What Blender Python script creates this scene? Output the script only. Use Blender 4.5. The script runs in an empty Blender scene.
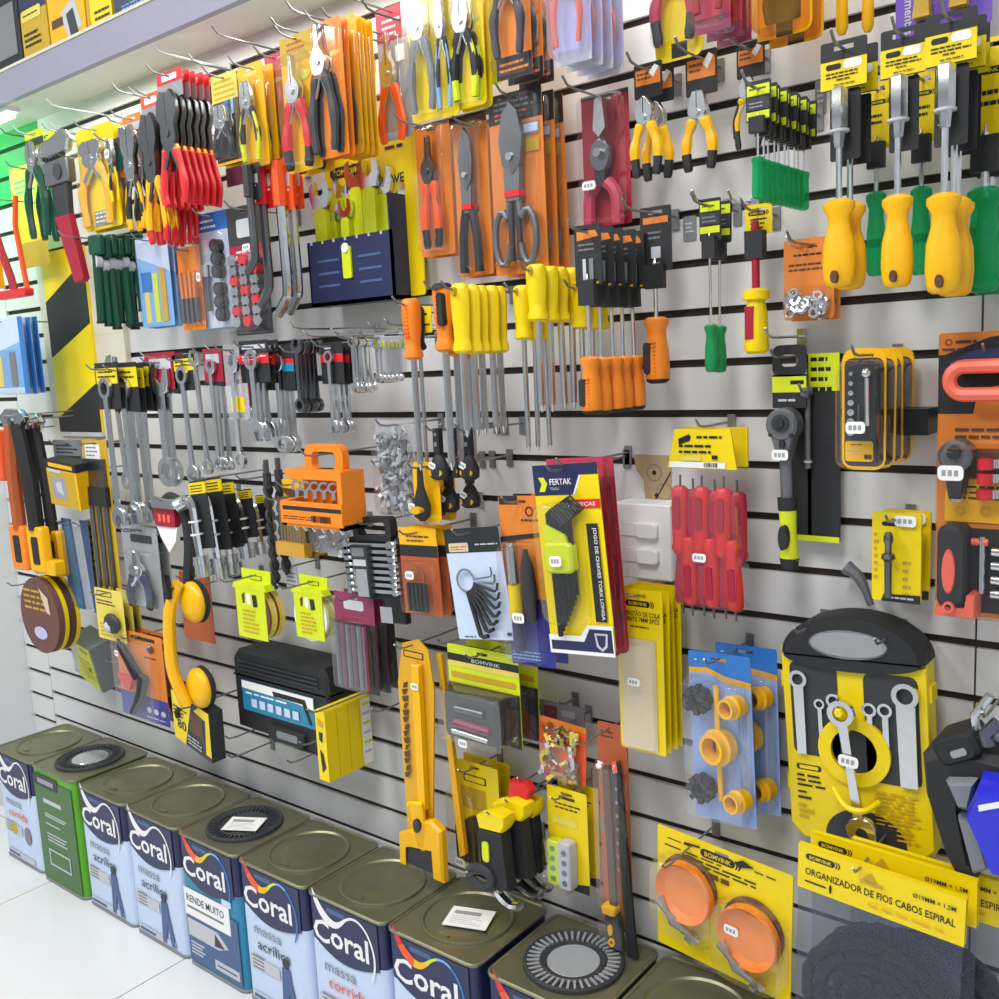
import bpy, math, random
from mathutils import Matrix, Vector
S = bpy.context.scene
COL = S.collection
RND = random.Random(11)
PI = math.pi

# ------------------------------------------------------------------ viewpoint
CP = Vector((0, -1.5, 1.435))
FWD = Vector((-.6222, .7695, -.1438)).normalized()
RGT = Vector((.7812, .6223, -.05)); RGT = (RGT - FWD * RGT.dot(FWD)).normalized()
DWN = FWD.cross(RGT)
def at(px, py, d=0):
    """world point where the sight line through a photo pixel meets the vertical plane d in front of the wall"""
    r = RGT * ((px - 499.5) / 973.) + DWN * ((py - 499.5) / 973.) + FWD
    return CP + r * ((-d - CP.y) / r.y)
def span(x0, y0, x1, y1, d):
    xm, ym = (x0 + x1) / 2, (y0 + y1) / 2
    xa, xb = at(x0, ym, d).x, at(x1, ym, d).x
    za, zb = at(xm, y0, d).z, at(xm, y1, d).z
    return xb - xa, za - zb, Vector(((xa + xb) / 2, -d, za))
cd = bpy.data.cameras.new('camera'); cam = bpy.data.objects.new('camera', cd); COL.objects.link(cam)
cam.matrix_world = Matrix(((RGT.x, -DWN.x, -FWD.x, CP.x), (RGT.y, -DWN.y, -FWD.y, CP.y), (RGT.z, -DWN.z, -FWD.z, CP.z), (0, 0, 0, 1)))
cd.sensor_width = 36; cd.lens = 973. / 999 * 36; cd.clip_start = .02
S.camera = cam

# ------------------------------------------------------------------ materials
def lin(h):
    c = [int(h[i:i + 2], 16) / 255 for i in (1, 3, 5)]
    return [x / 12.92 if x < .04045 else ((x + .055) / 1.055) ** 2.4 for x in c] + [1]
MATS = {}
PAL = dict(  # hex, roughness, metallic
 yellow=('#f2d500', .4, 0), amber=('#f5b800', .38, 0), gold=('#e0a81c', .45, 0), lime=('#d6e31a', .4, 0), pale_yellow=('#e6d45a', .5, 0), ochre=('#c9a227', .5, 0),
 cream=('#d8c7a4', .5, 0), orange=('#f58a1f', .42, 0), red_orange=('#ee5a24', .42, 0), card_orange=('#e0812c', .5, 0), rust=('#b4582c', .5, 0), brown=('#5a3a2a', .6, 0), disc_brown=('#6d4a42', .75, 0),
 red=('#d8262c', .38, 0), dark_red=('#a31a34', .42, 0), coral=('#f06a52', .4, 0), pink=('#c23a5a', .45, 0), magenta=('#8c3456', .45, 0), plum=('#6e3050', .5, 0),
 black=('#17181a', .4, 0), soft_black=('#222326', .6, 0), charcoal=('#34363a', .5, 0), grey=('#7d8085', .5, 0), mid_grey=('#9a9da2', .5, 0), pale_grey=('#c4c6cc', .5, 0), white=('#efefef', .45, 0), paper=('#f4f3f0', .6, 0),
 navy=('#232a52', .4, 0), deep_blue=('#26308c', .38, 0), blue=('#2f74c4', .42, 0), sky=('#7fb2e8', .45, 0), teal=('#2b86ab', .45, 0), visor_blue=('#2a2fd0', .2, 0), periwinkle=('#8fa9e0', .42, 0), lilac=('#bfc0e6', .4, 0), purple=('#6d48b8', .45, 0), pale_blue=('#c9d8f2', .45, 0), steel_blue=('#46608c', .45, 0),
 green=('#0e8a4c', .3, 0), dark_green=('#0f4a36', .35, 0), leaf=('#5aa41e', .35, 0), moss=('#3f6b33', .4, 0),
 steel=('#d6d9dc', .24, 1), chrome=('#e2e4e6', .13, 1), dark_steel=('#7a7d82', .33, 1), gunmetal=('#74767a', .42, .5), brass=('#b89a58', .35, .9), tin_gold=('#85846c', .38, .7), tin_gold_pale=('#a09e80', .35, .8),
 fascia=('#9694a8', .5, 0), board=('#d8d0bf', .55, 0), groove=('#33271f', .7, 0), wire=('#8f9194', .35, .6), plywood=('#b39a74', .7, 0))
def noise_mat(name, col, rough, metal, scale, amt, bump=0):
    m = bpy.data.materials.new(name); m.use_nodes = True
    nt = m.node_tree; p = nt.nodes['Principled BSDF']
    p.inputs['Roughness'].default_value = rough; p.inputs['Metallic'].default_value = metal
    tc = nt.nodes.new('ShaderNodeTexCoord'); nz = nt.nodes.new('ShaderNodeTexNoise'); nz.inputs['Scale'].default_value = scale
    nt.links.new(tc.outputs['Object'], nz.inputs['Vector'])
    mx = nt.nodes.new('ShaderNodeMix'); mx.data_type = 'RGBA'
    mx.inputs[6].default_value = [c * (1 - amt) for c in col[:3]] + [1]; mx.inputs[7].default_value = [min(1, c * (1 + amt)) for c in col[:3]] + [1]
    nt.links.new(nz.outputs['Fac'], mx.inputs[0]); nt.links.new(mx.outputs[2], p.inputs['Base Color'])
    if bump:
        bp = nt.nodes.new('ShaderNodeBump'); bp.inputs['Strength'].default_value = bump; bp.inputs['Distance'].default_value = .002
        nt.links.new(nz.outputs['Fac'], bp.inputs['Height']); nt.links.new(bp.outputs['Normal'], p.inputs['Normal'])
    return m
def M(k):
    if k in MATS: return MATS[k]
    if k.startswith('clear'):
        m = bpy.data.materials.new(k); m.use_nodes = True; nt = m.node_tree; nt.nodes.clear()
        o = nt.nodes.new('ShaderNodeOutputMaterial'); mix = nt.nodes.new('ShaderNodeMixShader')
        tr = nt.nodes.new('ShaderNodeBsdfTransparent'); gl = nt.nodes.new('ShaderNodeBsdfGlossy' if k == 'clear' else 'ShaderNodeBsdfPrincipled'); lw = nt.nodes.new('ShaderNodeLayerWeight')
        lw.inputs['Blend'].default_value = .35
        ma = nt.nodes.new('ShaderNodeMath'); ma.operation = 'MULTIPLY_ADD'
        a, b, tint, gc = {'clear': (.3, .035, (.98, .98, .98, 1), (1, 1, 1, 1)), 'clear_milky': (.3, .18, (.93, .93, .95, 1), (.75, .76, .8, 1)), 'clear_smoke': (.2, .08, (.84, .86, .9, 1), (.3, .33, .42, 1)),
                       'clear_green': (.35, .4, (.25, .85, .5, 1), (.01, .42, .16, 1)), 'clear_lilac': (.3, .12, (.88, .88, .97, 1), (.75, .75, .9, 1)), 'clear_amber': (.25, .15, (.95, .7, .35, 1), (.8, .4, .1, 1))}[k]
        ma.inputs[1].default_value = a; ma.inputs[2].default_value = b
        tr.inputs[0].default_value = tint; gl.inputs[0].default_value = gc; gl.inputs['Roughness'].default_value = .1
        nt.links.new(lw.outputs['Facing'], ma.inputs[0]); nt.links.new(ma.outputs[0], mix.inputs[0])
        nt.links.new(tr.outputs[0], mix.inputs[1]); nt.links.new(gl.outputs[0], mix.inputs[2]); nt.links.new(mix.outputs[0], o.inputs[0])
    elif k.startswith('glow'):
        m = bpy.data.materials.new(k); m.use_nodes = True; p = m.node_tree.nodes['Principled BSDF']
        p.inputs['Emission Color'].default_value = (.93, 1, .95, 1); p.inputs['Emission Strength'].default_value = 6
    else:
        h, r, me = PAL[k]
        m = noise_mat(k, lin(h), r, me, 60, .05 if not me else .1)
    MATS[k] = m; return m

# ------------------------------------------------------------------ mesh building
_txt = {}
def text_mesh(s, bold):
    if (s, bold) not in _txt:
        c = bpy.data.curves.new('letters', 'FONT'); c.body = s; c.size = 1; c.resolution_u = 2; c.offset = bold
        o = bpy.data.objects.new('letters', c); me = bpy.data.meshes.new_from_object(o)
        vs = [(v.co.x, v.co.y) for v in me.vertices]; fs = [tuple(p.vertices) for p in me.polygons if p.normal.z > -.5]
        x0 = min(v[0] for v in vs); x1 = max(v[0] for v in vs)
        _txt[(s, bold)] = ([(x - x0, y) for x, y in vs], fs, x1 - x0)
        bpy.data.objects.remove(o); bpy.data.curves.remove(c); bpy.data.meshes.remove(me)
    return _txt[(s, bold)]
def rrect(x0, x1, z0, z1, r, n=3):
    r = min(r, (x1 - x0) / 2.01, (z1 - z0) / 2.01); p = []
    for cx, cz, a in ((x1 - r, z0 + r, -90), (x1 - r, z1 - r, 0), (x0 + r, z1 - r, 90), (x0 + r, z0 + r, 180)):
        for i in range(n + 1):
            t = math.radians(a + 90 * i / n); p.append((cx + r * math.cos(t), cz + r * math.sin(t)))
    return p
def ell(cx, cz, rx, rz=None, n=20, a0=0, a1=360):
    rz = rx if rz is None else rz
    k = n if a1 - a0 >= 360 else n + 1
    return [(cx + rx * math.cos(math.radians(a0 + (a1 - a0) * i / n)), cz + rz * math.sin(math.radians(a0 + (a1 - a0) * i / n))) for i in range(k)]
def ccw(p):
    return p if sum(p[i - 1][0] * p[i][1] - p[i][0] * p[i - 1][1] for i in range(len(p))) > 0 else p[::-1]
class MB:
    def __init__(s): s.v = []; s.f = []; s.k = []; s.mats = []
    def add(s, vs, fs, m, T=None):
        o = len(s.v)
        s.v += [tuple(T @ Vector(v)) for v in vs] if T else [tuple(v) for v in vs]
        if m not in s.mats: s.mats.append(m)
        i = s.mats.index(m)
        for f in fs: s.f.append(tuple(o + q for q in f)); s.k.append(i)
        return s
    def box(s, x0, x1, y0, y1, z0, z1, m, T=None):
        v = [(x, y, z) for x in (x0, x1) for y in (y0, y1) for z in (z0, z1)]
        return s.add(v, [(0, 1, 3, 2), (4, 6, 7, 5), (0, 4, 5, 1), (2, 3, 7, 6), (0, 2, 6, 4), (1, 5, 7, 3)], m, T)
    def prism(s, p, y0, y1, m, T=None, taper=1, bev=0):
        p = ccw(p); n = len(p)
        cx = sum(q[0] for q in p) / n; cz = sum(q[1] for q in p) / n
        def sc(k): return [(cx + (x - cx) * k, cz + (z - cz) * k) for x, z in p]
        rings = [(y0, sc(taper))]
        if bev:
            w = max(max(abs(x - cx), abs(z - cz)) for x, z in p)
            rings = [(y0, sc(taper * (1 - bev / w))), (y0 + bev, sc(taper))]
        rings.append((y1, p))
        v = [(x, y, z) for y, r in rings for x, z in r]; L = len(rings)
        f = [tuple(range(n)), tuple(range((L - 1) * n, L * n))[::-1]]
        for j in range(L - 1):
            for i in range(n):
                k = (i + 1) % n; f.append((j * n + i, (j + 1) * n + i, (j + 1) * n + k, j * n + k))
        return s.add(v, f, m, T)
    def ring(s, po, pi, y0, y1, m, T=None):
        n = len(po); v = [(x, y, z) for y in (y0, y1) for q in (po, pi) for x, z in q]; f = []
        for i in range(n):
            k = (i + 1) % n
            f += [(i, k, n + k, n + i), (2 * n + i, 3 * n + i, 3 * n + k, 2 * n + k), (i, 2 * n + i, 2 * n + k, k), (n + i, n + k, 3 * n + k, 3 * n + i)]
        return s.add(v, f, m, T)
    def lathe(s, prof, m, p0=(0, 0, 0), ax=(0, 0, 1), n=14, sx=1, sy=1, T=None, caps=True):
        a = Vector(ax).normalized(); u = a.cross(Vector((0, 1, 0)))
        u = Vector((1, 0, 0)) if u.length < .01 else u.normalized()
        w = a.cross(u); p0 = Vector(p0); v = []; f = []
        for t, r in prof:
            for i in range(n):
                q = 2 * PI * i / n; v.append(p0 + a * t + u * (r * sx * math.cos(q)) + w * (r * sy * math.sin(q)))
        for j in range(len(prof) - 1):
            for i in range(n):
                k = (i + 1) % n; f.append((j * n + i, j * n + k, (j + 1) * n + k, (j + 1) * n + i))
        if caps: f.append(tuple(range(n))[::-1]); f.append(tuple((len(prof) - 1) * n + i for i in range(n)))
        return s.add(v, f, m, T)
    def cyl(s, p0, p1, r, m, r1=None, n=12, T=None):
        d = Vector(p1) - Vector(p0)
        return s.lathe([(0, r), (d.length, r if r1 is None else r1)], m, p0, d, n, T=T)
    def tube(s, pts, r, m, n=8, closed=False, fl=(1, 1), T=None, up=(0, 1, 0)):
        P = [Vector(p) for p in pts]; L = len(P); v = []; f = []; u = Vector(up)
        for i in range(L):
            t = (P[(i + 1) % L] - P[i - 1]) if closed or 0 < i < L - 1 else (P[1] - P[0] if i == 0 else P[-1] - P[-2])
            t.normalize(); u = u - t * u.dot(t)
            if u.length < 1e-4: u = t.orthogonal()
            u.normalize(); w = t.cross(u); q = r[i] if isinstance(r, (list, tuple)) else r
            for k in range(n):
                a = 2 * PI * k / n; v.append(P[i] + u * (q * fl[1] * math.cos(a)) + w * (q * fl[0] * math.sin(a)))
        for j in range(L if closed else L - 1):
            b = (j + 1) % L
            for i in range(n):
                k = (i + 1) % n; f.append((j * n + i, j * n + k, b * n + k, b * n + i))
        if not closed: f.append(tuple(range(n))[::-1]); f.append(tuple((L - 1) * n + i for i in range(n)))
        return s.add(v, f, m, T)
    def sph(s, c, r, m, n=10, T=None):
        r = (r, r, r) if not isinstance(r, tuple) else r
        pr = [(-math.cos(PI * j / (n // 2)), max(1e-4, math.sin(PI * j / (n // 2)))) for j in range(n // 2 + 1)]
        v = []; f = []
        for t, q in pr:
            for i in range(n): v.append((c[0] + r[0] * q * math.cos(2 * PI * i / n), c[1] + r[1] * q * math.sin(2 * PI * i / n), c[2] + r[2] * t))
        for j in range(len(pr) - 1):
            for i in range(n):
                k = (i + 1) % n; f.append((j * n + i, j * n + k, (j + 1) * n + k, (j + 1) * n + i))
        return s.add(v, f, m, T)
    def text(s, t, x, z, h, y, m, w=None, al='C', bold=.012, T=None):
        vs, fs, tw = text_mesh(t, bold); k = h / .72; kx = k
        if w: kx = w / tw
        x0 = {'C': -tw * kx / 2, 'L': 0, 'R': -tw * kx}[al]
        return s.add([(x + x0 + a * kx, y, z + b * k) for a, b in vs], fs, m, T)
    def build(s, name, parent=None, label=None, smooth=True):
        me = bpy.data.meshes.new(name); me.from_pydata(s.v, [], s.f)
        for m in s.mats: me.materials.append(M(m) if isinstance(m, str) else m)
        me.polygons.foreach_set('material_index', s.k)
        if smooth:
            me.polygons.foreach_set('use_smooth', [True] * len(s.f)); me.set_sharp_from_angle(angle=.7)
        me.update()
        o = bpy.data.objects.new(name, me); COL.objects.link(o)
        if parent: o.parent = parent
        if label: o['label'] = label
        return o
def Tz(x=0, y=0, z=0, rx=0, ry=0, rz=0, s=1):
    return Matrix.Translation((x, y, z)) @ Matrix.Rotation(rz, 4, 'Z') @ Matrix.Rotation(ry, 4, 'Y') @ Matrix.Rotation(rx, 4, 'X') @ Matrix.Scale(s, 4)
def tag(o, label, cat, group=None):
    o['label'] = label; o['category'] = cat
    if group: o['group'] = group
    return o
def thing(name, label, cat, loc, group=None, rot=(0, 0, 0)):
    o = bpy.data.objects.new(name, None); COL.objects.link(o); o.empty_display_size = .02
    o.location = loc; o.rotation_euler = rot
    return tag(o, label, cat, group)
def struct(b, name):
    o = b.build(name, smooth=False); o['kind'] = 'structure'; return o
def kids(o): return [c for c in bpy.data.objects if c.parent == o]
def dup(root, loc, label, rot=None, group=None):
    r = root.copy(); COL.objects.link(r); r.location = loc; r['label'] = label
    if rot is not None: r.rotation_euler = rot
    if group: r['group'] = group
    for ch in list(root.children):
        c = ch.copy(); COL.objects.link(c); c.parent = r
        for g in list(ch.children):
            e = g.copy(); COL.objects.link(e); e.parent = c
    return r
ORD = ['front', 'second', 'third', 'fourth', 'fifth', 'sixth', 'seventh', 'eighth', 'ninth', 'tenth']
def row(root, n, dy, what='', dx=0, dz=0, droll=0, group=None):
    """hang n-1 more of the same behind the first, towards the wall"""
    if n < 2: return
    base = root['label']; root['group'] = group or base
    for i in range(1, n):
        j = (1 if i % 2 else -1) * .002
        rot = list(root.rotation_euler); rot[1] += droll * (1 if i % 2 else -1)
        dup(root, root.location + Vector((dx * i + j, dy * i, dz * i - abs(j))), base + ', ' + ORD[i] + ' from front', rot)
    root['label'] = base + ', front one'
HOOKS = []
def hook(x, z, L, label, m='wire', up=.02, r=.0021):
    b = MB()
    b.tube([(0, 0, 0), (0, -L + .03, 0), (0, -L + .012, .003), (0, -L, up * .7)], r, m, 6)
    b.box(-.007, .007, -.004, .001, -.022, .012, m)
    o = b.build('display_hook'); o.location = (x, 0, z); tag(o, label, 'hook', 'wire display hooks on the slat wall'); return o
def curve(P, n=5):
    out = []
    for i in range(len(P) - 1):
        a, b_, c, d_ = P[max(i - 1, 0)], P[i], P[i + 1], P[min(i + 2, len(P) - 1)]
        for k in range(n):
            t = k / n
            out.append(tuple(.5 * (2 * b_[j] + (c[j] - a[j]) * t + (2 * a[j] - 5 * b_[j] + 4 * c[j] - d_[j]) * t * t + (3 * b_[j] - a[j] - 3 * c[j] + d_[j]) * t ** 3) for j in range(len(b_))))
    return out + [tuple(P[-1])]
# ------------------------------------------------------------------ the room
Z0 = 1.494          # grooves of the slat wall
XL, XR, XJ = -3.36, .75, -3.2     # left end, right end, joint between slat panels
wall_m = noise_mat('slat_laminate', lin('#d9d9d9'), .32, 0, 6, .03, .05)
wall_g = noise_mat('green_laminate', lin('#329a5a'), .4, 0, 6, .04)
wall_d = noise_mat('groove_board', lin('#2b211b'), .7, 0, 40, .2)
ceil_m = noise_mat('white_paint', lin('#dddcd6'), .6, 0, 9, .03)
def slats(x0, x1, zt, dz, name):
    b = MB(); b.box(x0, x1, .008, .02, 0, zt, wall_d)
    k = -12; e = .0015
    while True:
        zk = lambda i: Z0 + dz - i * (.0802 if i < 0 else .0846)
        top = zk(k) - .0065; bot = zk(k + 1) + .0065; k += 1
        if bot > zt: continue
        if top < .02: break
        if bot > 1.97 and x0 < -2.87:
            xg = min(x1 - e, -2.87); b.box(x0 + e, xg, 0, .008, bot, min(top, zt), wall_g)
            if x1 > xg + .01: b.box(xg, x1 - e, 0, .008, bot, min(top, zt), wall_m)
            continue
        b.box(x0 + e, x1 - e, 0, .008, max(bot, 0), min(top, zt), wall_m)
    return struct(b, name)
ZT = 2.186
slats(XL, XJ, ZT, -.028, 'wall_back_left')
slats(XJ, -.331, ZT, 0, 'wall_back')
slats(-.331, XR, ZT, 0, 'wall_back_right')
# floor of large glazed tiles
fm = noise_mat('floor_tile', lin('#dfe2e4'), .16, 0, 3, .03); gm = noise_mat('grout', lin('#7d7f80'), .7, 0, 60, .1)
b = MB(); b.box(-6, 3, -4, .02, -.03, -.002, gm)
T = .66
for i in range(-6, 8):
    for j in range(-3, 4):
        x0 = -2.055 + T * i; y0 = -.84 + T * j
        b.box(x0 + .0017, x0 + T - .0017, y0 + .0017, min(.01, y0 + T - .0017), -.002, 0, fm)
struct(b, 'floor')
# pillar closing the wall at its left end
b = MB(); pm = noise_mat('pillar_paint', lin('#dfe2e2'), .5, 0, 4, .02)
b.prism(rrect(-.5, 0, 0, .5, .04, 5), 0, 3, pm, T=Matrix.Translation((XL, -.40, 3)) @ Matrix.Rotation(-PI / 2, 4, 'X'))
struct(b, 'wall_left')
b = MB(); b.box(-6, 3, -4, .02, 3, 3.05, ceil_m); struct(b, 'ceiling')
# shelf running along the top of the slat wall
SF = -.152
zf0, zf1 = ZT, at(70, 38, -SF).z
b = MB(); b.box(XL, XR, SF + .018, .02, ZT, ZT + .018, ceil_m); b.box(XL, XR, SF + .018, .02, zf1 - .02, zf1 - .002, ceil_m)
b.box(XL, XR, 0, .02, ZT + .018, 3, ceil_m)
sh = thing('wall_shelf', 'long white bulkhead shelf with lilac grey fascia along the top of the slat wall', 'shelf', (0, 0, 0))
b.build('shelf_board', sh, smooth=False)
b = MB(); b.box(XL, XR, SF, SF + .018, ZT, zf1, 'fascia'); b.build('fascia_board', sh, 'lilac grey fascia', smooth=False)
b = MB(); b.box(XL, XR, SF - .003, SF + .003, zf1 - .004, zf1 + .003, 'board'); b.build('edge_trim', sh, smooth=False)
# light tube under the shelf, at the far end
lt = thing('tube_light', 'white light tube under the lilac fascia at the far left end', 'light', (-3.08, SF + .036, ZT - .012))
b = MB(); b.box(-.31, .31, -.018, .018, .0, .012, 'white'); b.build('batten', lt, smooth=False)
b = MB(); b.cyl((-.3, 0, -.009), (.3, 0, -.009), .008, 'glow'); b.build('tube', lt)

# ------------------------------------------------------------------ light
def area(name, loc, sx, sy, e, col=(1, 1, 1), rot=(0, 0, 0)):
    l = bpy.data.lights.new(name, 'AREA'); l.shape = 'RECTANGLE'; l.size = sx; l.size_y = sy; l.energy = e; l.color = col
    o = bpy.data.objects.new(name, l); COL.objects.link(o); o.location = loc; o.rotation_euler = rot
area('ceiling_panel_light', (-1.9, -1.75, 2.98), .6, 1.2, 40, (1, .99, .98))
area('ceiling_panel_light', (-.4, -1.75, 2.98), .6, 1.2, 38, (1, .99, .98))
area('ceiling_panel_light', (-3.3, -1.75, 2.98), .6, 1.2, 36, (1, .99, .98))
area('shelf_strip_light', (-1.4, SF + .05, ZT - .012), 2.4, .03, 5, (1, .97, .9))
l = bpy.data.lights.new('green_fill_light', 'POINT'); l.energy = 3; l.color = (.03, 1, .25); l.shadow_soft_size = .05  # added fill without a fixture, casts green onto the shelf underside
o = bpy.data.objects.new('green_fill_light', l); COL.objects.link(o); o.location = (-3.22, -.22, 2.06)
w = bpy.data.worlds.new('world'); S.world = w; w.use_nodes = True
nt = w.node_tree; bg = nt.nodes['Background']; bg.inputs[1].default_value = .8
tc = nt.nodes.new('ShaderNodeTexCoord'); sx = nt.nodes.new('ShaderNodeSeparateXYZ'); nz = nt.nodes.new('ShaderNodeTexNoise'); nz.inputs['Scale'].default_value = 2.6
cr = nt.nodes.new('ShaderNodeValToRGB'); cr.color_ramp.elements[0].position = .42; cr.color_ramp.elements[0].color = (.3, .32, .35, 1); cr.color_ramp.elements[1].position = .58; cr.color_ramp.elements[1].color = (.95, 1, 1.05, 1)  # made-up light and dark surroundings, added to give the metal reflections contrast
mr = nt.nodes.new('ShaderNodeMapRange'); mr.inputs[1].default_value = -.6; mr.inputs[2].default_value = .9; mr.inputs[3].default_value = .55; mr.inputs[4].default_value = 1.5
mu = nt.nodes.new('ShaderNodeVectorMath'); mu.operation = 'SCALE'
nt.links.new(tc.outputs['Generated'], sx.inputs[0]); nt.links.new(tc.outputs['Generated'], nz.inputs['Vector']); nt.links.new(nz.outputs['Fac'], cr.inputs[0]); nt.links.new(sx.outputs[2], mr.inputs[0])
nt.links.new(cr.outputs[0], mu.inputs[0]); nt.links.new(mr.outputs[0], mu.inputs['Scale']); nt.links.new(mu.outputs[0], bg.inputs[0])
S.view_settings.view_transform = 'Standard'; S.view_settings.look = 'None'; S.view_settings.gamma = 1; S.view_settings.exposure = 0
try: S.cycles.transparent_max_bounces = 16; S.cycles.max_bounces = 8
except Exception: pass

# ------------------------------------------------------------------ paint tins
def sup(q, a, n, k=24, e=5):
    return
def square(h, r): return rrect(-h, h, -h, h, r, 4)
UP = Matrix.Rotation(-PI / 2, 4, 'X')          # maps prism depth (y) onto -z, outline (x,z) onto the floor plane
def swoosh(b, x, z, w, y, cols):
    """the ribbon over the lettering: a thick stroke that dips, then a thin line that rises and folds back down"""
    P = curve([(-.95, .66, .01), (-.86, .44, .1), (-.7, .2, .16), (-.48, .03, .17), (-.26, .0, .13), (-.08, .09, .08), (.1, .24, .05), (.3, .33, .045), (.52, .31, .045), (.74, .14, .045), (.88, -.14, .045), (.93, -.45, .045), (.88, -.75, .045), (.8, -.95, .02)], 3)
    e = []
    for i in range(len(P)):
        (xa, za, _), (xb, zb, _) = P[max(0, i - 1)], P[min(len(P) - 1, i + 1)]
        d = math.hypot(xb - xa, zb - za) or 1; nx, nz = -(zb - za) / d, (xb - xa) / d; r = P[i][2] * .62
        e.append(((x + (P[i][0] + nx * r) * w / 2, z + (P[i][1] + nz * r) * w / 2), (x + (P[i][0] - nx * r) * w / 2, z + (P[i][1] - nz * r) * w / 2)))
    for i in range(len(e) - 1):
        c = cols[min(len(cols) - 1, i * len(cols) // (len(e) - 1))]
        b.add([(q[0], y, q[1]) for q in (e[i][0], e[i][1], e[i + 1][1], e[i + 1][0])], [(0, 1, 2, 3)], c)
TW = .23; TH = .345
def tin(x, label, top='navy', low='pale_blue', rib=('white',), l1='massa', l2='acrílica', c2='navy', lid='pressed', sticker=False, pic='figure', y=-.29, w=TW, h=TH, kind='coral'):
    t = thing('paint_tin', label, 'paint tin', (x + w / 2, y + w / 2, 0), 'square paint tins along the wall')
    hw = w / 2; f = -hw - .0012
    b = MB(); zc = h - .105
    b.prism(square(hw - .001, .018), -zc, 0, low if kind != 'green' else 'leaf', T=UP)
    b.prism(square(hw - .001, .018), -h + .006, -zc, top if kind != 'green' else 'leaf', T=UP)
    b.build('body', t)
    # printed front
    b = MB()
    def face(T):
        if kind == 'coral':
            s = hw - .017
            pts = [(-s, 0), (s, 0), (s, -.10)] + [(s * (1 - k / 6), -.10 - .022 * math.sin(k / 6 * PI / 2)) for k in range(1, 7)] + [(-s * k / 6, -.122 + .034 * (k / 6) ** 2) for k in range(1, 7)]
            b.prism([(px, pz + h - .010) for px, pz in pts], f - .0004, f + .0006, top, T=T)
        else:
            b.prism([(-hw + .012, .012), (hw - .012, .012), (hw - .012, h - .03), (-hw + .012, h - .03)], f - .0004, f + .0006, 'moss', T=T)
    face(None)
    if kind == 'coral':
        Q = Matrix.Rotation(PI / 2, 4, 'Z'); b.prism(rrect(-.02, .05, h - .04, h - .022, .003), f - .0008, f, 'steel_blue', T=Q); b.prism(ell(.085, h - .075, .02, .03, 12), f - .0008, f, rib[-1] if len(rib) > 1 else 'white', T=Q)
        b.text('Coral', -.096, h - .101, .05, f - .0012, 'white', w=.166, al='L', bold=.018)
        swoosh(b, -.002, h - .05, .19, f - .0012, rib)
        b.prism(rrect(-.05, .005, h - .028, h - .018, .002), f - .001, f, 'steel_blue')
        if l1 == 'RENDE MUITO':
            b.box(-hw + .012, hw - .012, f - .0006, f, .014, .18, 'steel_blue')
            b.prism([(-.105, .205), (.075, .205), (.075, .135), (-.105, .135)], f - .0014, f, 'paper')
            b.text(l1, -.095, .172, .019, f - .0018, 'navy', w=.15, al='L')
            b.box(-.095, .05, f - .0018, f, .155, .161, 'grey')
            b.prism([(-.10, .125), (.02, .125), (.06, .095), (.02, .08), (-.10, .08)], f - .0012, f, 'pale_grey'); b.prism([(.01, .118), (.045, .09), (.005, .085)], f - .0016, f, 'charcoal')
            for k in range(4): b.box(-.095, -.04 - .01 * (k % 2), f - .0012, f, .062 - k * .009, .066 - k * .009, 'pale_grey')
            b.box(.0, .095, f - .0012, f, .026, .05, 'pale_grey'); b.box(.01, .085, f - .0016, f, .036, .04, 'steel_blue')
            b.box(.05, .085, f - .0016, f, .207, .222, 'pale_blue')
        else:
            b.text(l1, -.07, h - .165, .026, f - .0008, 'grey', w=.095, al='L', bold=0)
            b.text(l2, -.062, h - .202, .026, f - .0008, c2, w=.115, al='L', bold=.004)
            b.box(-.095, .01, f - .0007, f, .09, .118, 'pale_grey')
            for k in range(4): b.box(-.085, -.045, f - .001, f, .118 - k * .009, .122 - k * .009, 'grey')
            if pic == 'figure':
                b.prism([(.012, .015), (.03, .015), (.04, .07), (.052, .015), (.07, .015), (.05, .1), (.048, .128), (.02, .128), (.018, .1)], f - .001, f, 'steel_blue')
                b.prism(ell(.034, .14, .011, .013, 12), f - .0014, f, 'charcoal')
            else:
                b.prism(ell(-.04, .105, .022, .018, 12), f - .0012, f, 'ochre'); b.prism(ell(.045, .1, .02, .028, 12), f - .0012, f, 'grey')
            b.box(-.095, .07, f - .0007, f, .012, .03, 'pale_grey'); b.box(-.09, -.02, f - .001, f, .016, .024, 'steel_blue')
    else:
        b.prism(rrect(-.1, .03, h - .055, h - .02, .004), f - .0016, f, 'charcoal'); b.box(-.08, .01, f - .002, f, h - .046, h - .032, 'mid_grey')
        for k, (za, xw, hh) in enumerate(((.25, .1, .012), (.215, .12, .003), (.208, .11, .003), (.185, .08, .003), (.155, .11, .003), (.145, .1, .003), (.135, .11, .003))):
            b.box(-.06, -.06 + xw, f - .0012, f, za, za + hh, 'pale_grey')
        b.box(-.06, .06, f - .0012, f, .06, .11, 'moss'); b.ring(rrect(-.06, .06, .06, .11, .002), rrect(-.055, .055, .065, .105, .002), f - .0016, f, 'pale_grey')
    b.build('printed_label', t)
    # seamed rims
    for z in (h - .004, .004):
        b = MB(); b.tube([(px, py, z) for px, py in square(hw - .0005, .02)], .004, 'tin_gold' if z > .1 else 'grey', 6, closed=True, up=(0, 0, 1)); b.build('rim', t)
    b = MB()
    b.prism(square(hw, .019), -h + .003, -h + .008, 'tin_gold', T=UP)
    zt = h - .003
    b.build('top_plate', t)
    b = MB(); R0 = w * .405
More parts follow.
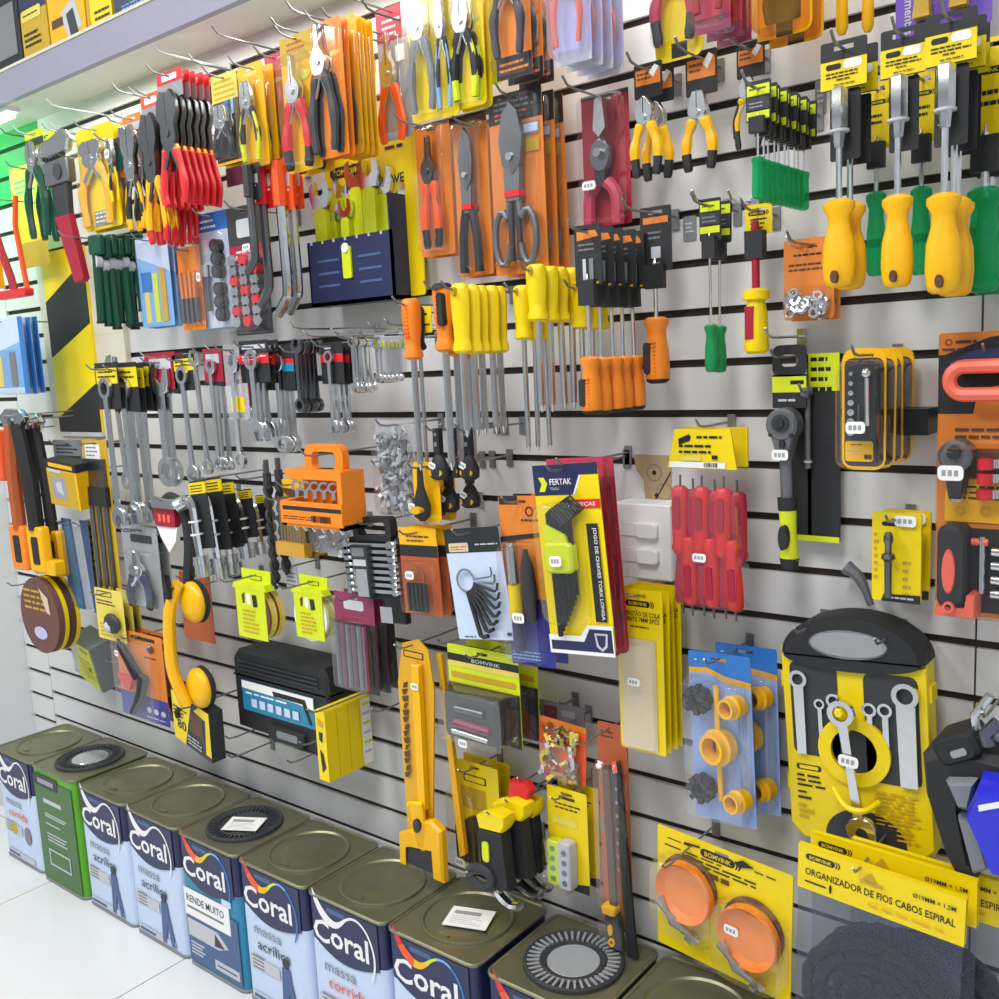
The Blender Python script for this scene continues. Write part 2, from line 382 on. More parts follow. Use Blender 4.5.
    if lid == 'pressed':
        b.lathe([(0, R0), (.0035, R0 - .001), (.0045, R0 - .004), (.001, R0 - .008), (.0006, R0 - .03), (.0022, R0 - .034), (.0022, .001)], 'tin_gold', (0, 0, zt + .0005), n=40)
        b.box(-.012, .012, -.012 - R0 + .03, -.006 - R0 + .03, zt + .002, zt + .0045, 'tin_gold_pale')
        b.build('press_lid', t)
    else:
        ring = 'charcoal'
        b.lathe([(0, R0), (.006, R0 - .001), (.008, R0 - .006), (.006, R0 - .009), (.002, R0 - .032), (.005, R0 - .036), (.003, R0 - .04), (.003, .001)], ring, (0, 0, zt + .0005), n=48)
        for i in range(40):
            a = 2 * PI * i / 40
            b.box(R0 - .031, R0 - .008, -.0022, .0022, zt + .002, zt + .0075, 'mid_grey' if lid == 'pale' else 'charcoal', T=Matrix.Rotation(a, 4, 'Z'))
        b.lathe([(0, R0 - .042), (.0035, R0 - .046), (.0035, .001)], 'mid_grey' if lid == 'pale' else ('chrome' if lid == 'shiny' else 'charcoal'), (0, 0, zt + .001), n=32)
        b.build('plastic_cap', t, 'dark ribbed plastic cap')
    if sticker:
        b = MB(); T = Matrix.Translation((.012, -.01, zt + .009)) @ Matrix.Rotation(sticker, 4, 'Z')
        b.box(-.045, .045, -.033, .033, 0, .001, 'paper', T=T)
        b.box(-.035, .02, .008, .02, .001, .0014, 'mid_grey', T=T)
        for k in range(5): b.box(-.035, .03 - .01 * (k % 3), -.024 + k * .006, -.022 + k * .006, .001, .0014, 'pale_grey', T=T)
        b.build('paper_label', t, 'white paper label')
    return t
FIRE = ('red', 'red_orange', 'amber', 'lime', 'sky', 'blue', 'blue', 'blue')
tin(-3.0, 'leftmost navy and white paint tin, orange word on its front', l2='corrida', c2='red_orange', pic='pots')
tin(-2.755, 'tall green paint tin with dark ribbed cap and dark sticker', kind='green', lid='shiny', h=.352, w=.235, y=-.296)
tin(-2.509, 'first white lettered plaster tin right of the green tin')
tin(-2.272, 'second white lettered plaster tin right of the green tin')
tin(-2.035, 'blue paint tin with black cap and white paper label on top', low='teal', rib=FIRE, l1='RENDE MUITO', lid='cap', sticker=.5)
tin(-1.797, 'paint tin with rainbow ribbon and plain pressed lid', rib=FIRE, c2='charcoal')
tin(-1.558, 'paint tin with white ribbon and orange word, pressed lid', l2='corrida', c2='red_orange', pic='pots')
tin(-1.32, 'paint tin with crumpled white paper label on its pressed lid', rib=FIRE, sticker=.35)
tin(-1.068, 'tin under the orange level, grey ribbed round cap on top', rib=FIRE, lid='pale')
tin(-.825, 'tin under the orange disc card, only its olive lid in view')
# ------------------------------------------------------------------ printed cards and packs
def deco(b, W, H, items, y=0.):
    for i, d in enumerate(items):
        k = d[0]; yy = y - .00035 * (i + 1)
        X = lambda u: -W / 2 + W * u
        Z = lambda v: -H * v
        if k == 'r': b.prism([(X(d[1]), Z(d[4])), (X(d[3]), Z(d[4])), (X(d[3]), Z(d[2])), (X(d[1]), Z(d[2]))], yy, yy + .0003, d[5])
        elif k == 'rr': b.prism(rrect(X(d[1]), X(d[3]), Z(d[4]), Z(d[2]), d[6]), yy, yy + .0003, d[5])
        elif k == 'p': b.prism([(X(u), Z(v)) for u, v in d[1]], yy, yy + .0003, d[2])
        elif k == 'e': b.prism(ell(X(d[1]), Z(d[2]), d[3] * W, d[4] * W, 18), yy, yy + .0003, d[5])
        elif k == 'o': b.ring(ell(X(d[1]), Z(d[2]), d[3] * W, d[3] * W, 18), ell(X(d[1]), Z(d[2]), d[3] * W * .72, d[3] * W * .72, 18), yy, yy + .0003, d[4])
        elif k == 't': b.text(d[4], X(d[1]), Z(d[2]), d[3] * H, yy, d[5], w=(d[6] * W if len(d) > 6 and d[6] else None), al=d[7] if len(d) > 7 else 'C')
        elif k == 'v': b.text(d[4], 0, 0, d[3] * W, yy, d[5], w=(d[6] * H if len(d) > 6 and d[6] else None), al='C', T=Tz(X(d[1]), 0, Z(d[2]), 0, d[7] if len(d) > 7 else PI / 2))
        elif k == 'l':   # rows of print too small to read
            u0, u1, v, n, dv, m = d[1:7]; th = (d[7] if len(d) > 7 else .4) * dv * H
            for j in range(n):
                u = u0; e = u1 - (u1 - u0) * RND.choice((0, .12, .25)); z = Z(v + dv * j)
                while u < e - .02:
                    w = min(RND.uniform(.05, .15), e - u); b.box(X(u), X(u + w), yy, yy + .0003, z - th / 2, z + th / 2, m); u += w + .022
        elif k == 'logo':
            u, v, w = d[1:4]; h = w * W * .2; m = d[4] if len(d) > 4 else 'black'; g = d[5] if len(d) > 5 else 'yellow'
            b.prism(rrect(X(u), X(u + w * .86), Z(v) - h / 2, Z(v) + h / 2, h / 2, 4), yy, yy + .0003, m)
            b.text('BOMVINK', X(u + w * .44), Z(v) - h * .27, h * .54, yy - .0003, g, w=w * W * .66)
            for q in (0, .07):
                x = X(u + w * (.86 + q)); b.prism([(x, Z(v) + h / 2), (x + h * .18, Z(v) + h / 2), (x + h * .42, Z(v)), (x + h * .18, Z(v) - h / 2), (x, Z(v) - h / 2), (x + h * .22, Z(v))], yy, yy + .0003, m)
        elif k == 'code':
            for j in range(14):
                u = d[1] + (d[3] - d[1]) * j / 14; b.box(X(u), X(u) + (d[3] - d[1]) * W / 14 * RND.uniform(.3, .8), yy, yy + .0003, Z(d[4]), Z(d[2]), 'black')
def sticker(par, x, z, y, w=.026, h=.014, roll=0., m='paper'):
    b = MB(); T = Tz(x, y, z, 0, roll)
    b.prism(rrect(-w / 2, w / 2, -h / 2, h / 2, h * .3), -.0005, 0, m, T=T)
    for k in range(3): b.box(-w * .34 + k * w * .24, -w * .18 + k * w * .24, -.0009, -.0005, -h * .2, h * .2, 'mid_grey', T=T)
    return b.build('price_sticker', par)
def slotted(W, H, r=.004, sw=.026, sh=.006, sz=.011):
    """card outline with a hang slot joined to the top edge by a hairline seam"""
    o = rrect(-W / 2, W / 2, -H, 0, r)
    sw = min(sw, W * .5); i = [k for k, p in enumerate(o) if p[1] > -1e-6][-1]
    i = max(range(len(o)), key=lambda k: (round(o[k][1], 6), o[k][0]))
    hole = [(0, -sz + sh / 2), (sw / 2, -sz + sh / 2), (sw / 2, -sz - sh / 2), (-sw / 2, -sz - sh / 2), (-sw / 2, -sz + sh / 2), (0, -sz + sh / 2)]
    return o[:i + 1] + [(0.0001, 0)] + [(p[0] + (.0001 if k == 0 else 0), p[1]) for k, p in enumerate(hole[:-1])] + [(-.0001, -sz + sh / 2), (-.0001, 0)] + o[i + 1:]
def shell(b, x0, x1, z0, z1, t, r=.01, m='clear', y=-.0006):
    """thermoformed bubble standing t off the card, open at the back"""
    po = rrect(x0, x1, z0, z1, r); n = len(po); cx, cz = (x0 + x1) / 2, (z0 + z1) / 2
    rings = [(y, 1), (y - t * .75, .985), (y - t, .93)]
    v = [(cx + (x - cx) * k, yy, cz + (z - cz) * k) for yy, k in rings for x, z in po]; f = [tuple(range(2 * n, 3 * n))]
    for j in range(2):
        for i in range(n): q = (i + 1) % n; f.append((j * n + i, j * n + q, (j + 1) * n + q, (j + 1) * n + i)[::-1])
    b.add(v, f, m)
def card(label, cat, px, d, base, items=(), bub=(), tool=None, n=1, dy=.012, dx=0, dz=0, roll=0, yaw=0, pitch=0, name='blister_pack', stick=None, hk=True, r=.004, what='', group=None, th=.0014, bm='clear', hl=.05, droll=.01, slot=True):
    W, H, loc = span(*px, d)
    t = thing(name, label, cat, loc, group, (pitch, roll, yaw))
    b = MB(); b.prism(slotted(W, H, r) if slot else rrect(-W / 2, W / 2, -H, 0, r), 0, th, base); deco(b, W, H, items); b.build('backing_card', t)
    if tool: tool(t, W, H)
    for q in (bub if bub and isinstance(bub[0], tuple) else ([bub] if bub else [])):
        b = MB(); shell(b, -W / 2 + W * q[0], -W / 2 + W * q[2], -H * q[3], -H * q[1], min(q[4], dy - .004) if n > 1 else q[4], q[5] if len(q) > 5 else .01, bm); b.build('blister', t)
    if stick: sticker(t, -W / 2 + W * stick[0], -H * stick[1], -(stick[2] if len(stick) > 2 else 0) - .003, *(stick[3:]))
    if hk: hook(loc.x, loc.z - .0092, d + hl, 'wire hook through the ' + (hk if isinstance(hk, str) else label))
    row(t, n, dy, what, dx, dz, droll)
    return t
# ------------------------------------------------------------------ hand tools; each returns the part it made under par
JAWS = dict(long=[(.0, 1), (.035, .97), (.07, .62), (.19, .5), (.24, .38), (.2, .26), (.12, .16)],
            comb=[(.0, 1), (.13, .99), (.19, .8), (.23, .55), (.26, .38), (.2, .24), (.12, .16)],
            diag=[(.0, 1), (.08, .96), (.22, .72), (.27, .5), (.25, .36), (.2, .24), (.12, .16)],
            snip=[(.0, 1), (.07, .95), (.17, .7), (.19, .48), (.13, .36), (.13, .24), (.11, .12)],
            bolt=[(.0, .95), (.16, 1), (.3, .86), (.33, .66), (.22, .5), (.24, .3), (.15, .12)])
def pliers(par, x, z, W, H, y, style='comb', hc='red', tip=None, collar=None, jaw=.4, sp=1., name='pliers', metal='steel', fat=1., thick=.008):
    """jaws up, centred on x, top at z, total height H, spread W; parts: metal head with two grips as sub-parts"""
    b = MB(); j = JAWS[style]; JH = H * jaw; zb = z - JH
    ks = min(1, thick / .008)
    pts = [(x + u * W * 1.15, zb + (v - .16) / .84 * JH) for u, v in j]; pts += [(2 * x - a, c) for a, c in pts[::-1]]
    b.prism(pts, y - .0075 * ks, y + .0045 * ks, metal, bev=.002 * ks)
    b.box(x - .0005, x + .0005, y - .0079 * ks, y - .007 * ks, zb + JH * .4, z - JH * .02, 'soft_black')
    pz = zb + JH * .26; b.cyl((x, y - .0105 * ks, pz), (x, y, pz), W * .09, metal, n=12)
    for s in (-1, 1):
        b.tube([(x - s * W * .08, y - .001, pz), (x + s * W * .12, y - .001, zb - H * .06), (x + s * W * .26 * sp, y - .001, zb - H * .16)], W * .075, metal, 6, fl=(1, min(.6, thick / (W * .075))))
    o = b.build(name, par)
    for s in (-1, 1):
        h = MB(); P = curve([(x + s * W * .15, y, zb + H * .015), (x + s * W * .3 * sp, y, zb - H * .14), (x + s * W * .4 * sp, y, zb - H * .34), (x + s * W * .33 * sp, y, z - H * .985)], 4)
        R_ = [W * .11 * fat * (1 + .14 * math.sin(k * 1.1)) for k in range(len(P))]; R_[-1] *= .7
        k_ = min(.75, thick / max(R_)); h.tube(P, R_, hc, 8, fl=(1, k_))
        if tip: h.tube(P[-4:], [q * 1.06 for q in R_[-4:-1]] + [R_[-1]], tip, 8, fl=(1, k_ * 1.04)); h.tube([(a + s * W * .045, b_ - .0015, c) for a, b_, c in P[2:-2]], W * .075, tip, 6, fl=(1, min(.8, k_)))
        if collar: h.sph(P[1], (W * .17, min(.008, thick), W * .12), collar, 8)
        h.build('handle', o)
    return o
def driver(par, x, z, L, HL, hr, sr, y, hc, tip=None, up=True, ribs=None, shaft='steel', ang=0, bulge=1., hole=None, n=12, socket=0, name='shaft', waist=.78, sy=1):
    """screwdriver hung by its handle (up) or by its blade; origin at the top"""
    T = Tz(x, y, z, 0, ang) if up else Tz(x, y, z - L, 0, PI + ang)
    b = MB(); b.cyl((0, 0, -HL * .9), (0, 0, -L + sr * 2), sr, shaft, n=8, T=T)
    if socket: b.lathe([(0, sr), (.004, socket), (.05, socket), (.05, socket * .7)], shaft, (0, 0, -L + .05), (0, 0, -1), 8, T=T); b.cyl((0, 0, -L + .052), (0, 0, -L + .048), socket * 1.05, 'chrome', T=T)
    else: b.lathe([(0, sr), (sr * 3, sr * .25)], shaft, (0, 0, -L + sr * 3), (0, 0, -1), 8, T=T)
    b.build(name, par)
    b = MB(); w = waist
    pr = [(0, hr * .6), (HL * .03, hr * .86), (HL * .1, hr * .98), (HL * .25, hr * bulge), (HL * .5, hr * .94 * bulge), (HL * .68, hr * w), (HL * .8, hr * w * .96), (HL * .9, hr * 1.02), (HL * .96, hr * 1.0), (HL, hr * .6)]
    b.lathe(pr, hc, (0, 0, 0), (0, 0, -1), n, sy=sy, T=T)
    if ribs:
        for k in range(9): b.box(-hr * .34, hr * .34, -hr * .985 * bulge * sy, -hr * .3, -HL * (.12 + .062 * k) - HL * .012, -HL * (.12 + .062 * k) + HL * .006, ribs, T=T)
    if hole: b.prism(ell(0, -HL * .12, hr * .22, hr * .4, 10), -hr * 1.02, hr * 1.02, hole, T=T)
    o = b.build('handle', par)
    if tip:
        b = MB(); b.prism(rrect(hr * .1, hr * .75, -HL * .62, -HL * .14, hr * .3), -hr * 1.0 * bulge, -hr * .3, tip, T=T); b.lathe([(0, hr * .62), (HL * .03, hr * .88), (HL * .07, hr * .97)], tip, (0, 0, .0006), (0, 0, -1), n, T=T); b.build('grip_inlay', o)
    return o
def ring_shaft(par, x, z, L, R, sw, y, m='steel'):
    b = MB(); b.ring(ell(x, z - R, R, R, 20), ell(x, z - R, R * .62, R * .62, 20), y - .004, y + .004, m); b.prism([(x - sw / 2, z - R * 1.75), (x + sw / 2, z - R * 1.75), (x + sw * .45, z - L), (x - sw * .45, z - L)], y - .003, y + .003, m, bev=.0012); b.build('wrench', par)
def wrench_pts(b, L, w, m, y=0., T=None, ring_top=True, t=.006):
    """combination wrench hanging from z=0 down to -L"""
    rr = w * .5; R1 = rr * .92
    zt, zo = (-R1, -L + R1 * 1.15) if ring_top else (-L + R1, -R1 * 1.15)
    sg = 1 if ring_top else -1
    b.ring(ell(0, zt, R1, R1, 18), ell(0, zt, R1 * .6, R1 * .6, 18), y - t * .7, y + t * .7, m, T=T)
    sw = w * .17
    b.prism([(-sw, zt - sg * R1 * .8), (sw, zt - sg * R1 * .8), (sw * .82, (zt + zo) / 2), (sw, zo + sg * R1 * .7), (-sw, zo + sg * R1 * .7), (-sw * .82, (zt + zo) / 2)], y - t * .5, y + t * .5, m, T=T, bev=t * .25)
    a = .26
    out = [(-sw, R1 * .8), (-R1 * 1.0, R1 * .35), (-R1 * 1.12, -R1 * .3), (-R1 * .85, -R1 * 1.1), (-R1 * .42, -R1 * 1.15), (-R1 * .45, -R1 * .2), (0, R1 * .12), (R1 * .45, -R1 * .2), (R1 * .42, -R1 * 1.15), (R1 * .85, -R1 * 1.1), (R1 * 1.12, -R1 * .3), (R1 * 1.0, R1 * .35), (sw, R1 * .8)]
    q = [(u * math.cos(a) - v * math.sin(a), zo + sg * (u * math.sin(a) + v * math.cos(a))) for u, v in out]
    b.prism(q, y - t * .7, y + t * .7, m, T=T, bev=t * .2)
def wrench(par, L, w, x=0, z=0, y=0, m='steel', ang=0, ring_top=True, name='wrench_body', yaw=0):
    b = MB(); wrench_pts(b, L, w, m, 0, Tz(x, y, z, 0, ang, yaw), ring_top); return b.build(name, par)
def header(par, W, H, x=0, z=0, y=0, base='black', items=(), r=.003, name='hang_tag', slot=True, th=.0014, T=None):
    b = MB(); p = slotted(W, H, r, sz=.009) if slot else rrect(-W / 2, W / 2, -H, 0, r)
    b.prism(p, 0, th, base); deco(b, W, H, items)
    o = b.build(name, par); o.location = (x, y, z); return o
BV = [('r', 0, .42, 1, 1, 'yellow'), ('logo', .1, .54, .7), ('l', .1, .95, .68, 2, .1, 'black'), ('l', .35, .7, .9, 1, .1, 'black')]
# ------------------------------------------------------------------ helpers for hung tools
def hp(label, px, d, style='comb', hc='red', tip=None, collar=None, base='black', items=(), hf=.3, top=.12, jaw=.4, sp=1., wf=.95, hw=.9, n=1, dy=.02, roll=0, hk=True, metal='steel', cat='pliers', name='pliers', what='', fat=1., dz=0, hl=.05, droll=.01, dx=0):
    W, H, loc = span(*px, d)
    t = thing(name, label, cat, loc, None, (0, roll, 0))
    if hf: header(t, W * hw, H * hf, 0, 0, .002, base, items)
    pliers(t, 0, -H * top, W * wf, H * (1 - top), -.009, style, hc, tip, collar, jaw, sp, 'tool_head', metal, fat, dy * .4 if n > 1 else .012)
    if hk: hook(loc.x, loc.z - .011, d + hl, 'wire hook holding the ' + (hk if isinstance(hk, str) else label))
    row(t, n, dy, what, dx, dz, droll); return t
def hd(label, px, d, hfrac, hc, tip=None, up=True, ribs=None, hdr=None, n=1, dy=.024, hk=True, cat='screwdriver', sw=.14, what='', shaft='steel', hole=None, roll=0, socket=0, bulge=1., dz=0, droll=.015, hl=.05, hwf=1.6, nn=12, waist=.78, hmx=1.):
    W, H, loc = span(*px, d)
    t = thing('screwdriver' if not socket else 'nut_driver', label, cat, loc, None, (0, roll, 0))
    hr = W / 2 * hmx
    z0 = H * hdr[2] * .8 if (hdr and not up) else 0
    driver(t, 0, -z0, H - z0, H * hfrac, hr, hr * sw * 2, -hr * .2, hc, tip, up, ribs, shaft, 0, bulge, hole, nn, socket, waist=waist, sy=min(1, (dy * .48) / hr) if n > 1 else 1)
    if z0:
        q = W * .3 * hwf; b = MB(); b.box(-q, q, -hr * .2 - .006, .0012, -H * (hdr[2] + .1), -H * hdr[2] * .9, 'soft_black'); b.build('blade_clip', t)
    if hdr:
        base, items, hf = hdr
        header(t, W * hwf, H * hf, 0, 0, hr * .2 if up else .001, base, items)
    if hk: hook(loc.x, loc.z - .011, d + hl, 'wire hook holding the ' + (hk if isinstance(hk, str) else label))
    row(t, n, dy, what, 0, dz, droll); return t
def wt(label, px, d, tagd=None, n=1, dy=.01, ring_top=True, m='steel', roll=0, hk=True, cat='wrench', what='', dx=0, ang=0, tw=1.5, droll=.03, yaw=0, hl=.05):
    W, H, loc = span(*px, d); W = max(W * .72, .016); tw *= 1.25; zt = .09 if tagd else .02
    t = thing('combination_wrench', label, cat, loc, None, (0, roll, 0))
    wrench(t, H * (1 - zt), W, 0, -H * zt, -.006, m, ang, ring_top, yaw=yaw)
    if tagd: header(t, W * tw, H * tagd[2], 0, 0, .001, tagd[0], tagd[1], slot=False)
    if hk: hook(loc.x, loc.z - (W * .3 if tagd else H * zt + W * (.184 if ring_top else .8)), d + hl, 'wire hook holding the ' + (hk if isinstance(hk, str) else label))
    row(t, n, dy, what, dx, 0, droll); return t
YC = [('logo', .12, .12, .75), ('l', .15, .9, .2, 2, .04, 'black')]

# ------------------------------------------------------------------ goods standing on the shelf
def carton(label, px, d, depth, base, items, side=None):
    W, H, loc = span(*px, d); z = zf1 + .001; H = max(H, .06); H = loc.z - z
    t = thing('product_box', label, 'box', (loc.x, -d, z), None)
    b = MB(); b.box(-W / 2, W / 2, 0, depth, 0, H, base)
    b.build('carton', t, smooth=False)
    b = MB(); deco(b, W, H, items, 0); o = b.build('printed_front', t); o.location = (0, -.0005, H)
SD = .135
carton('dark power tool case at the left end of the shelf', (-24, -60, 17, 66), SD, .1, 'soft_black', [('r', .05, .08, .95, .4, 'charcoal'), ('r', .3, .5, .9, .9, 'grey'), ('e', .6, .3, .2, .05, 'mid_grey')])
carton('yellow and navy box with outlined logo on the shelf', (19, -40, 46, 56), SD, .09, 'ochre', [('r', 0, 0, 1, .5, 'navy'), ('rr', .05, .46, .8, .58, 'pale_yellow', .006), ('l', .12, .75, .52, 1, .04, 'navy'), ('l', .1, .8, .72, 3, .06, 'black')])
carton('yellow box with a grey machine picture on the shelf', (47, -30, 84, 36), SD, .09, 'amber', [('p', [(.35, .55), (.75, .4), (.9, .85), (.5, .95)], 'pale_grey'), ('r', .08, .6, .4, .72, 'brown'), ('p', [(.5, .6), (.7, .55), (.8, .95), (.6, 1)], 'charcoal')])
carton('plain yellow box right of the grey machine picture', (85, -40, 110, 22), SD, .09, 'yellow', [('l', .3, .9, .75, 2, .1, 'black'), ('r', 0, 0, .1, 1, 'ochre')])
carton('navy box at the frame top on the shelf', (112, -40, 150, 8), SD, .09, 'navy', [('l', .2, .8, .8, 3, .06, 'sky')])

# ------------------------------------------------------------------ top row, left to right
card('yellow saw pack behind a red hand saw at far left', 'saw', (14, 163, 44, 268), .07, 'yellow', [('r', 0, .75, 1, 1, 'ochre'), ('l', .15, .8, .15, 3, .05, 'green')], name='saw_pack')
def bow_saw(label, px, d):
    W, H, loc = span(*px, d); t = thing('hand_saw', label, 'saw', loc)
    b = MB(); b.tube(curve([(-W * .42, -.01, -H * .05), (-W * .3, -.01, -H * .4), (-W * .02, -.01, -H * .8), (W * .05, -.01, -H * .97)], 4), .011, 'dark_red', 8); b.build('frame', t)
    b = MB(); b.prism(rrect(-W * .5, W * .5, -H, -H * .92, .008), -.022, .002, 'red'); b.tube([(W * .45, -.01, -H * .95), (W * .3, -.01, -H * .3), (W * .42, -.01, -H * .02)], .008, 'red_orange', 6); b.build('handle', t)
    b = MB(); b.box(-W * .46, -W * .36, -.02, 0, -H * .88, -H * .2, 'amber'); b.build('guard', t)
    hook(loc.x, loc.z - .006, d + .05, 'wire hook holding the red hand saw at far left')
bow_saw('small red framed hand saw with yellow guard, far left', (-4, 196, 28, 299), .17)
hp('dark green handled cutter with yellow tag, far left', (27, 128, 50, 240), .2, 'snip', 'dark_green', None, None, 'lime', [('r', 0, .5, 1, 1, 'charcoal')], hf=.14, top=.1, jaw=.3, n=3, dy=.03, cat='cutter', hw=.8)
def pipe_wrench(label, px, d):
    W, H, loc = span(*px, d); t = thing('pipe_wrench', label, 'wrench', loc, None, (0, -.02, 0))
    b = MB(); b.prism([(-W * .5, -H * .06), (W * .3, -H * .0), (W * .5, -H * .07), (W * .4, -H * .14), (-W * .2, -H * .16), (-W * .5, -H * .13)], -.018, .0, 'steel', bev=.004)
    for k in range(6): b.box(-W * .42 + k * W * .11, -W * .37 + k * W * .11, -.019, -.001, -H * .165, -H * .14, 'dark_steel')
    b.build('hook_jaw', t)
    b = MB(); b.prism(rrect(-W * .42, W * .42, -H * .34, -H * .18, .008), -.02, .002, 'gunmetal', bev=.004); b.cyl((W * .1, -.024, -H * .26), (W * .1, -.01, -H * .26), W * .14, 'dark_steel')
    b.prism([(-W * .28, -H * .34), (W * .3, -H * .34), (W * .24, -H * .56), (-W * .18, -H * .56)], -.016, -.002, 'charcoal', bev=.003); b.build('frame', t)
    b = MB(); b.prism([(-W * .24, -H * .54), (W * .26, -H * .54), (W * .52, -H * .98), (W * .42, -H), (W * .18, -H)], -.018, -.002, 'dark_red', bev=.004); b.build('handle', t)
    hook(loc.x, loc.z + .004, d + .04, 'wire hook holding the ' + label)
pipe_wrench('grey pipe wrench with dark red handle, over the striped panel', (52, 130, 81, 286), .19)
card('yellow pack with yellow handled cutters left of locking pliers', 'cutter', (80, 124, 118, 230), .18, 'yellow', [('e', .5, .25, .3, .1, 'pale_yellow'), ('r', .3, .82, .75, .97, 'grey'), ('l', .32, .74, .84, 3, .04, 'white')],
     bub=(.06, .14, .94, .98, .02), tool=lambda t, W, H: pliers(t, 0, -H * .14, W * .8, H * .84, -.012, 'bolt', 'amber', None, None, .3, 1.1), n=2, dy=.025, r=.01)
card('small dark pack with white sticker beside the locking pliers', 'pliers', (110, 138, 122, 172), .19, 'dark_green', [('r', .1, .05, .9, .25, 'charcoal')], tool=lambda t, W, H: pliers(t, 0, -H * .05, W * .8, H * 1.9, -.012, 'comb', 'soft_black', 'yellow'), stick=(.5, .5, .02, .02, .02))
hp('locking pliers with bright jaws and black yellow grips', (126, 112, 146, 232), .2, 'bolt', 'soft_black', 'amber', None, 'card_orange', [('r', 0, .5, 1, 1, 'pale_grey')], hf=.14, top=.1, jaw=.5, n=2, dy=.022, metal='chrome', hk='bright jawed locking pliers')
hp('red handled pliers behind the locking pliers', (122, 118, 135, 190), .17, 'comb', 'red_orange', 'soft_black', None, 'amber', (), hf=.2, top=.12)
HR = [('r', 0, .45, 1, 1, 'mid_grey'), ('rr', .2, .12, .8, .34, 'white', .002)]
hp('lower red gripped cable cutter with yellow collar', (145, 90, 168, 246), .21, 'bolt', 'amber', 'red', None, 'red_orange', HR, hf=.2, top=.14, jaw=.5, n=2, dy=.02, metal='dark_steel', cat='cutter', fat=1.05, hk='lower cable cutters')
hp('lower long red grip cable cutter below the red headers', (158, 120, 180, 246), .17, 'bolt', 'red', None, None, 'red_orange', HR, hf=.2, top=.14, jaw=.4, n=4, dy=.016, metal='dark_steel', cat='cutter', fat=1.)
hp('red header cable cutter with red grips and amber collars', (160, 68, 188, 208), .22, 'bolt', 'red', None, 'amber', 'red', HR, hf=.2, top=.15, jaw=.5, n=6, dy=.017, metal='dark_steel', cat='cutter', fat=1.15, hk='red header cable cutters')
card('black crimper pack with blue stripe under a yellow header', 'crimper', (214, 72, 240, 165), .19, 'soft_black', [('r', 0, 0, 1, .3, 'pale_yellow'), ('l', .1, .9, .08, 4, .06, 'ochre'), ('r', 0, .3, 1, .42, 'charcoal'), ('r', .45, .3, .6, .46, 'blue'), ('r', .72, .3, .82, .46, 'sky'), ('r', 0, .97, 1, 1, 'amber')],
     bub=(.06, .34, .94, .95, .03), tool=lambda t, W, H: pliers(t, 0, -H * .36, W * .8, H * .58, -.014, 'comb', 'charcoal', None, None, .45), n=2, dy=.02, stick=(.2, .38))
card('brown backed pack hanging below the blue striped crimper', 'tool pack', (226, 160, 258, 184), .1, 'brown', [('r', 0, 0, .5, 1, 'plum')], name='tool_pack')
card('orange yellow pack with black and yellow wire stripper', 'pliers', (241, 62, 266, 168), .19, 'amber', [('e', .5, .1, .3, .06, 'pale_yellow'), ('r', 0, .94, 1, 1, 'gold')],
     bub=(.06, .16, .94, .97, .022), tool=lambda t, W, H: pliers(t, 0, -H * .18, W * .8, H * .78, -.012, 'comb', 'soft_black', 'lime', None, .35), n=3, dy=.024)
card('pink tinted plier pack left of the red handled pliers', 'pliers', (268, 52, 288, 160), .15, 'rust', [('r', 0, 0, 1, .5, 'pink'), ('e', .5, .25, .3, .08, 'pale_grey')], bub=(.05, .1, .95, .95, .02), n=2, dy=.014)
card('yellow pack with red handled black tipped pliers', 'pliers', (284, 32, 318, 172), .2, 'amber', [('r', 0, 0, 1, .2, 'ochre'), ('l', .2, .8, .06, 2, .04, 'rust'), ('e', .5, .3, .35, .12, 'pale_yellow')],
     bub=(.05, .14, .95, .97, .022), tool=lambda t, W, H: pliers(t, 0, -H * .16, W * .82, H * .84, -.014, 'long', 'red', 'soft_black', 'pink', .42, fat=1.3), n=2, dy=.03)
card('orange pack with large black and orange pliers', 'pliers', (316, 18, 345, 158), .21, 'orange', [('p', [(0, 0), (.35, 0), (.15, 1), (0, 1)], 'rust'), ('e', .7, .25, .18, .06, 'pale_yellow')],
     bub=(.05, .04, .95, .97, .022), tool=lambda t, W, H: pliers(t, -W * .1, -H * .03, W * .95, H * .95, -.014, 'long', 'charcoal', None, 'red_orange', .4, fat=1.3), n=2, dy=.014)
card('yellow tool card seen edge on behind the orange pliers', 'pliers', (334, 15, 360, 156), .165, 'amber', [('r', 0, .9, 1, 1, 'gold')], bub=(.05, .1, .95, .96, .02), tool=lambda t, W, H: pliers(t, 0, -H * .1, W * .8, H * .85, -.006, 'comb', 'charcoal', thick=.0035), n=4, dy=.013, r=.008)
card('grey card with orange handled long nose pliers, dark red header', 'pliers', (379, 5, 409, 140), .07, 'mid_grey', [('r', 0, 0, 1, .25, 'dark_red'), ('l', .2, .8, .1, 3, .05, 'pale_grey'), ('r', .6, .3, .9, .42, 'white')],
     bub=(.04, .22, .96, .99, .02), tool=lambda t, W, H: pliers(t, 0, -H * .2, W * .85, H * .84, -.014, 'long', 'red_orange', None, 'red_orange', .5, fat=1.3), hl=.14)
def yb(label, px, d, st, hc, tip, n=1, dy=.015, sp=1., hk=True, base='yellow', **k):
    card(label, 'pliers', px, d, base, [('r', 0, 0, 1, .18, 'ochre'), ('l', .2, .8, .05, 2, .05, 'black'), ('e', .5, .35, .4, .12, 'pale_yellow')], bub=(.05, .12, .95, .98, .022),
         tool=lambda t, W, H: pliers(t, 0, -H * .14, W * .85, H * .82, -.013, st, hc, tip, None, .4, sp, fat=1.2), n=n, dy=dy, hk=hk, r=.008, **k)
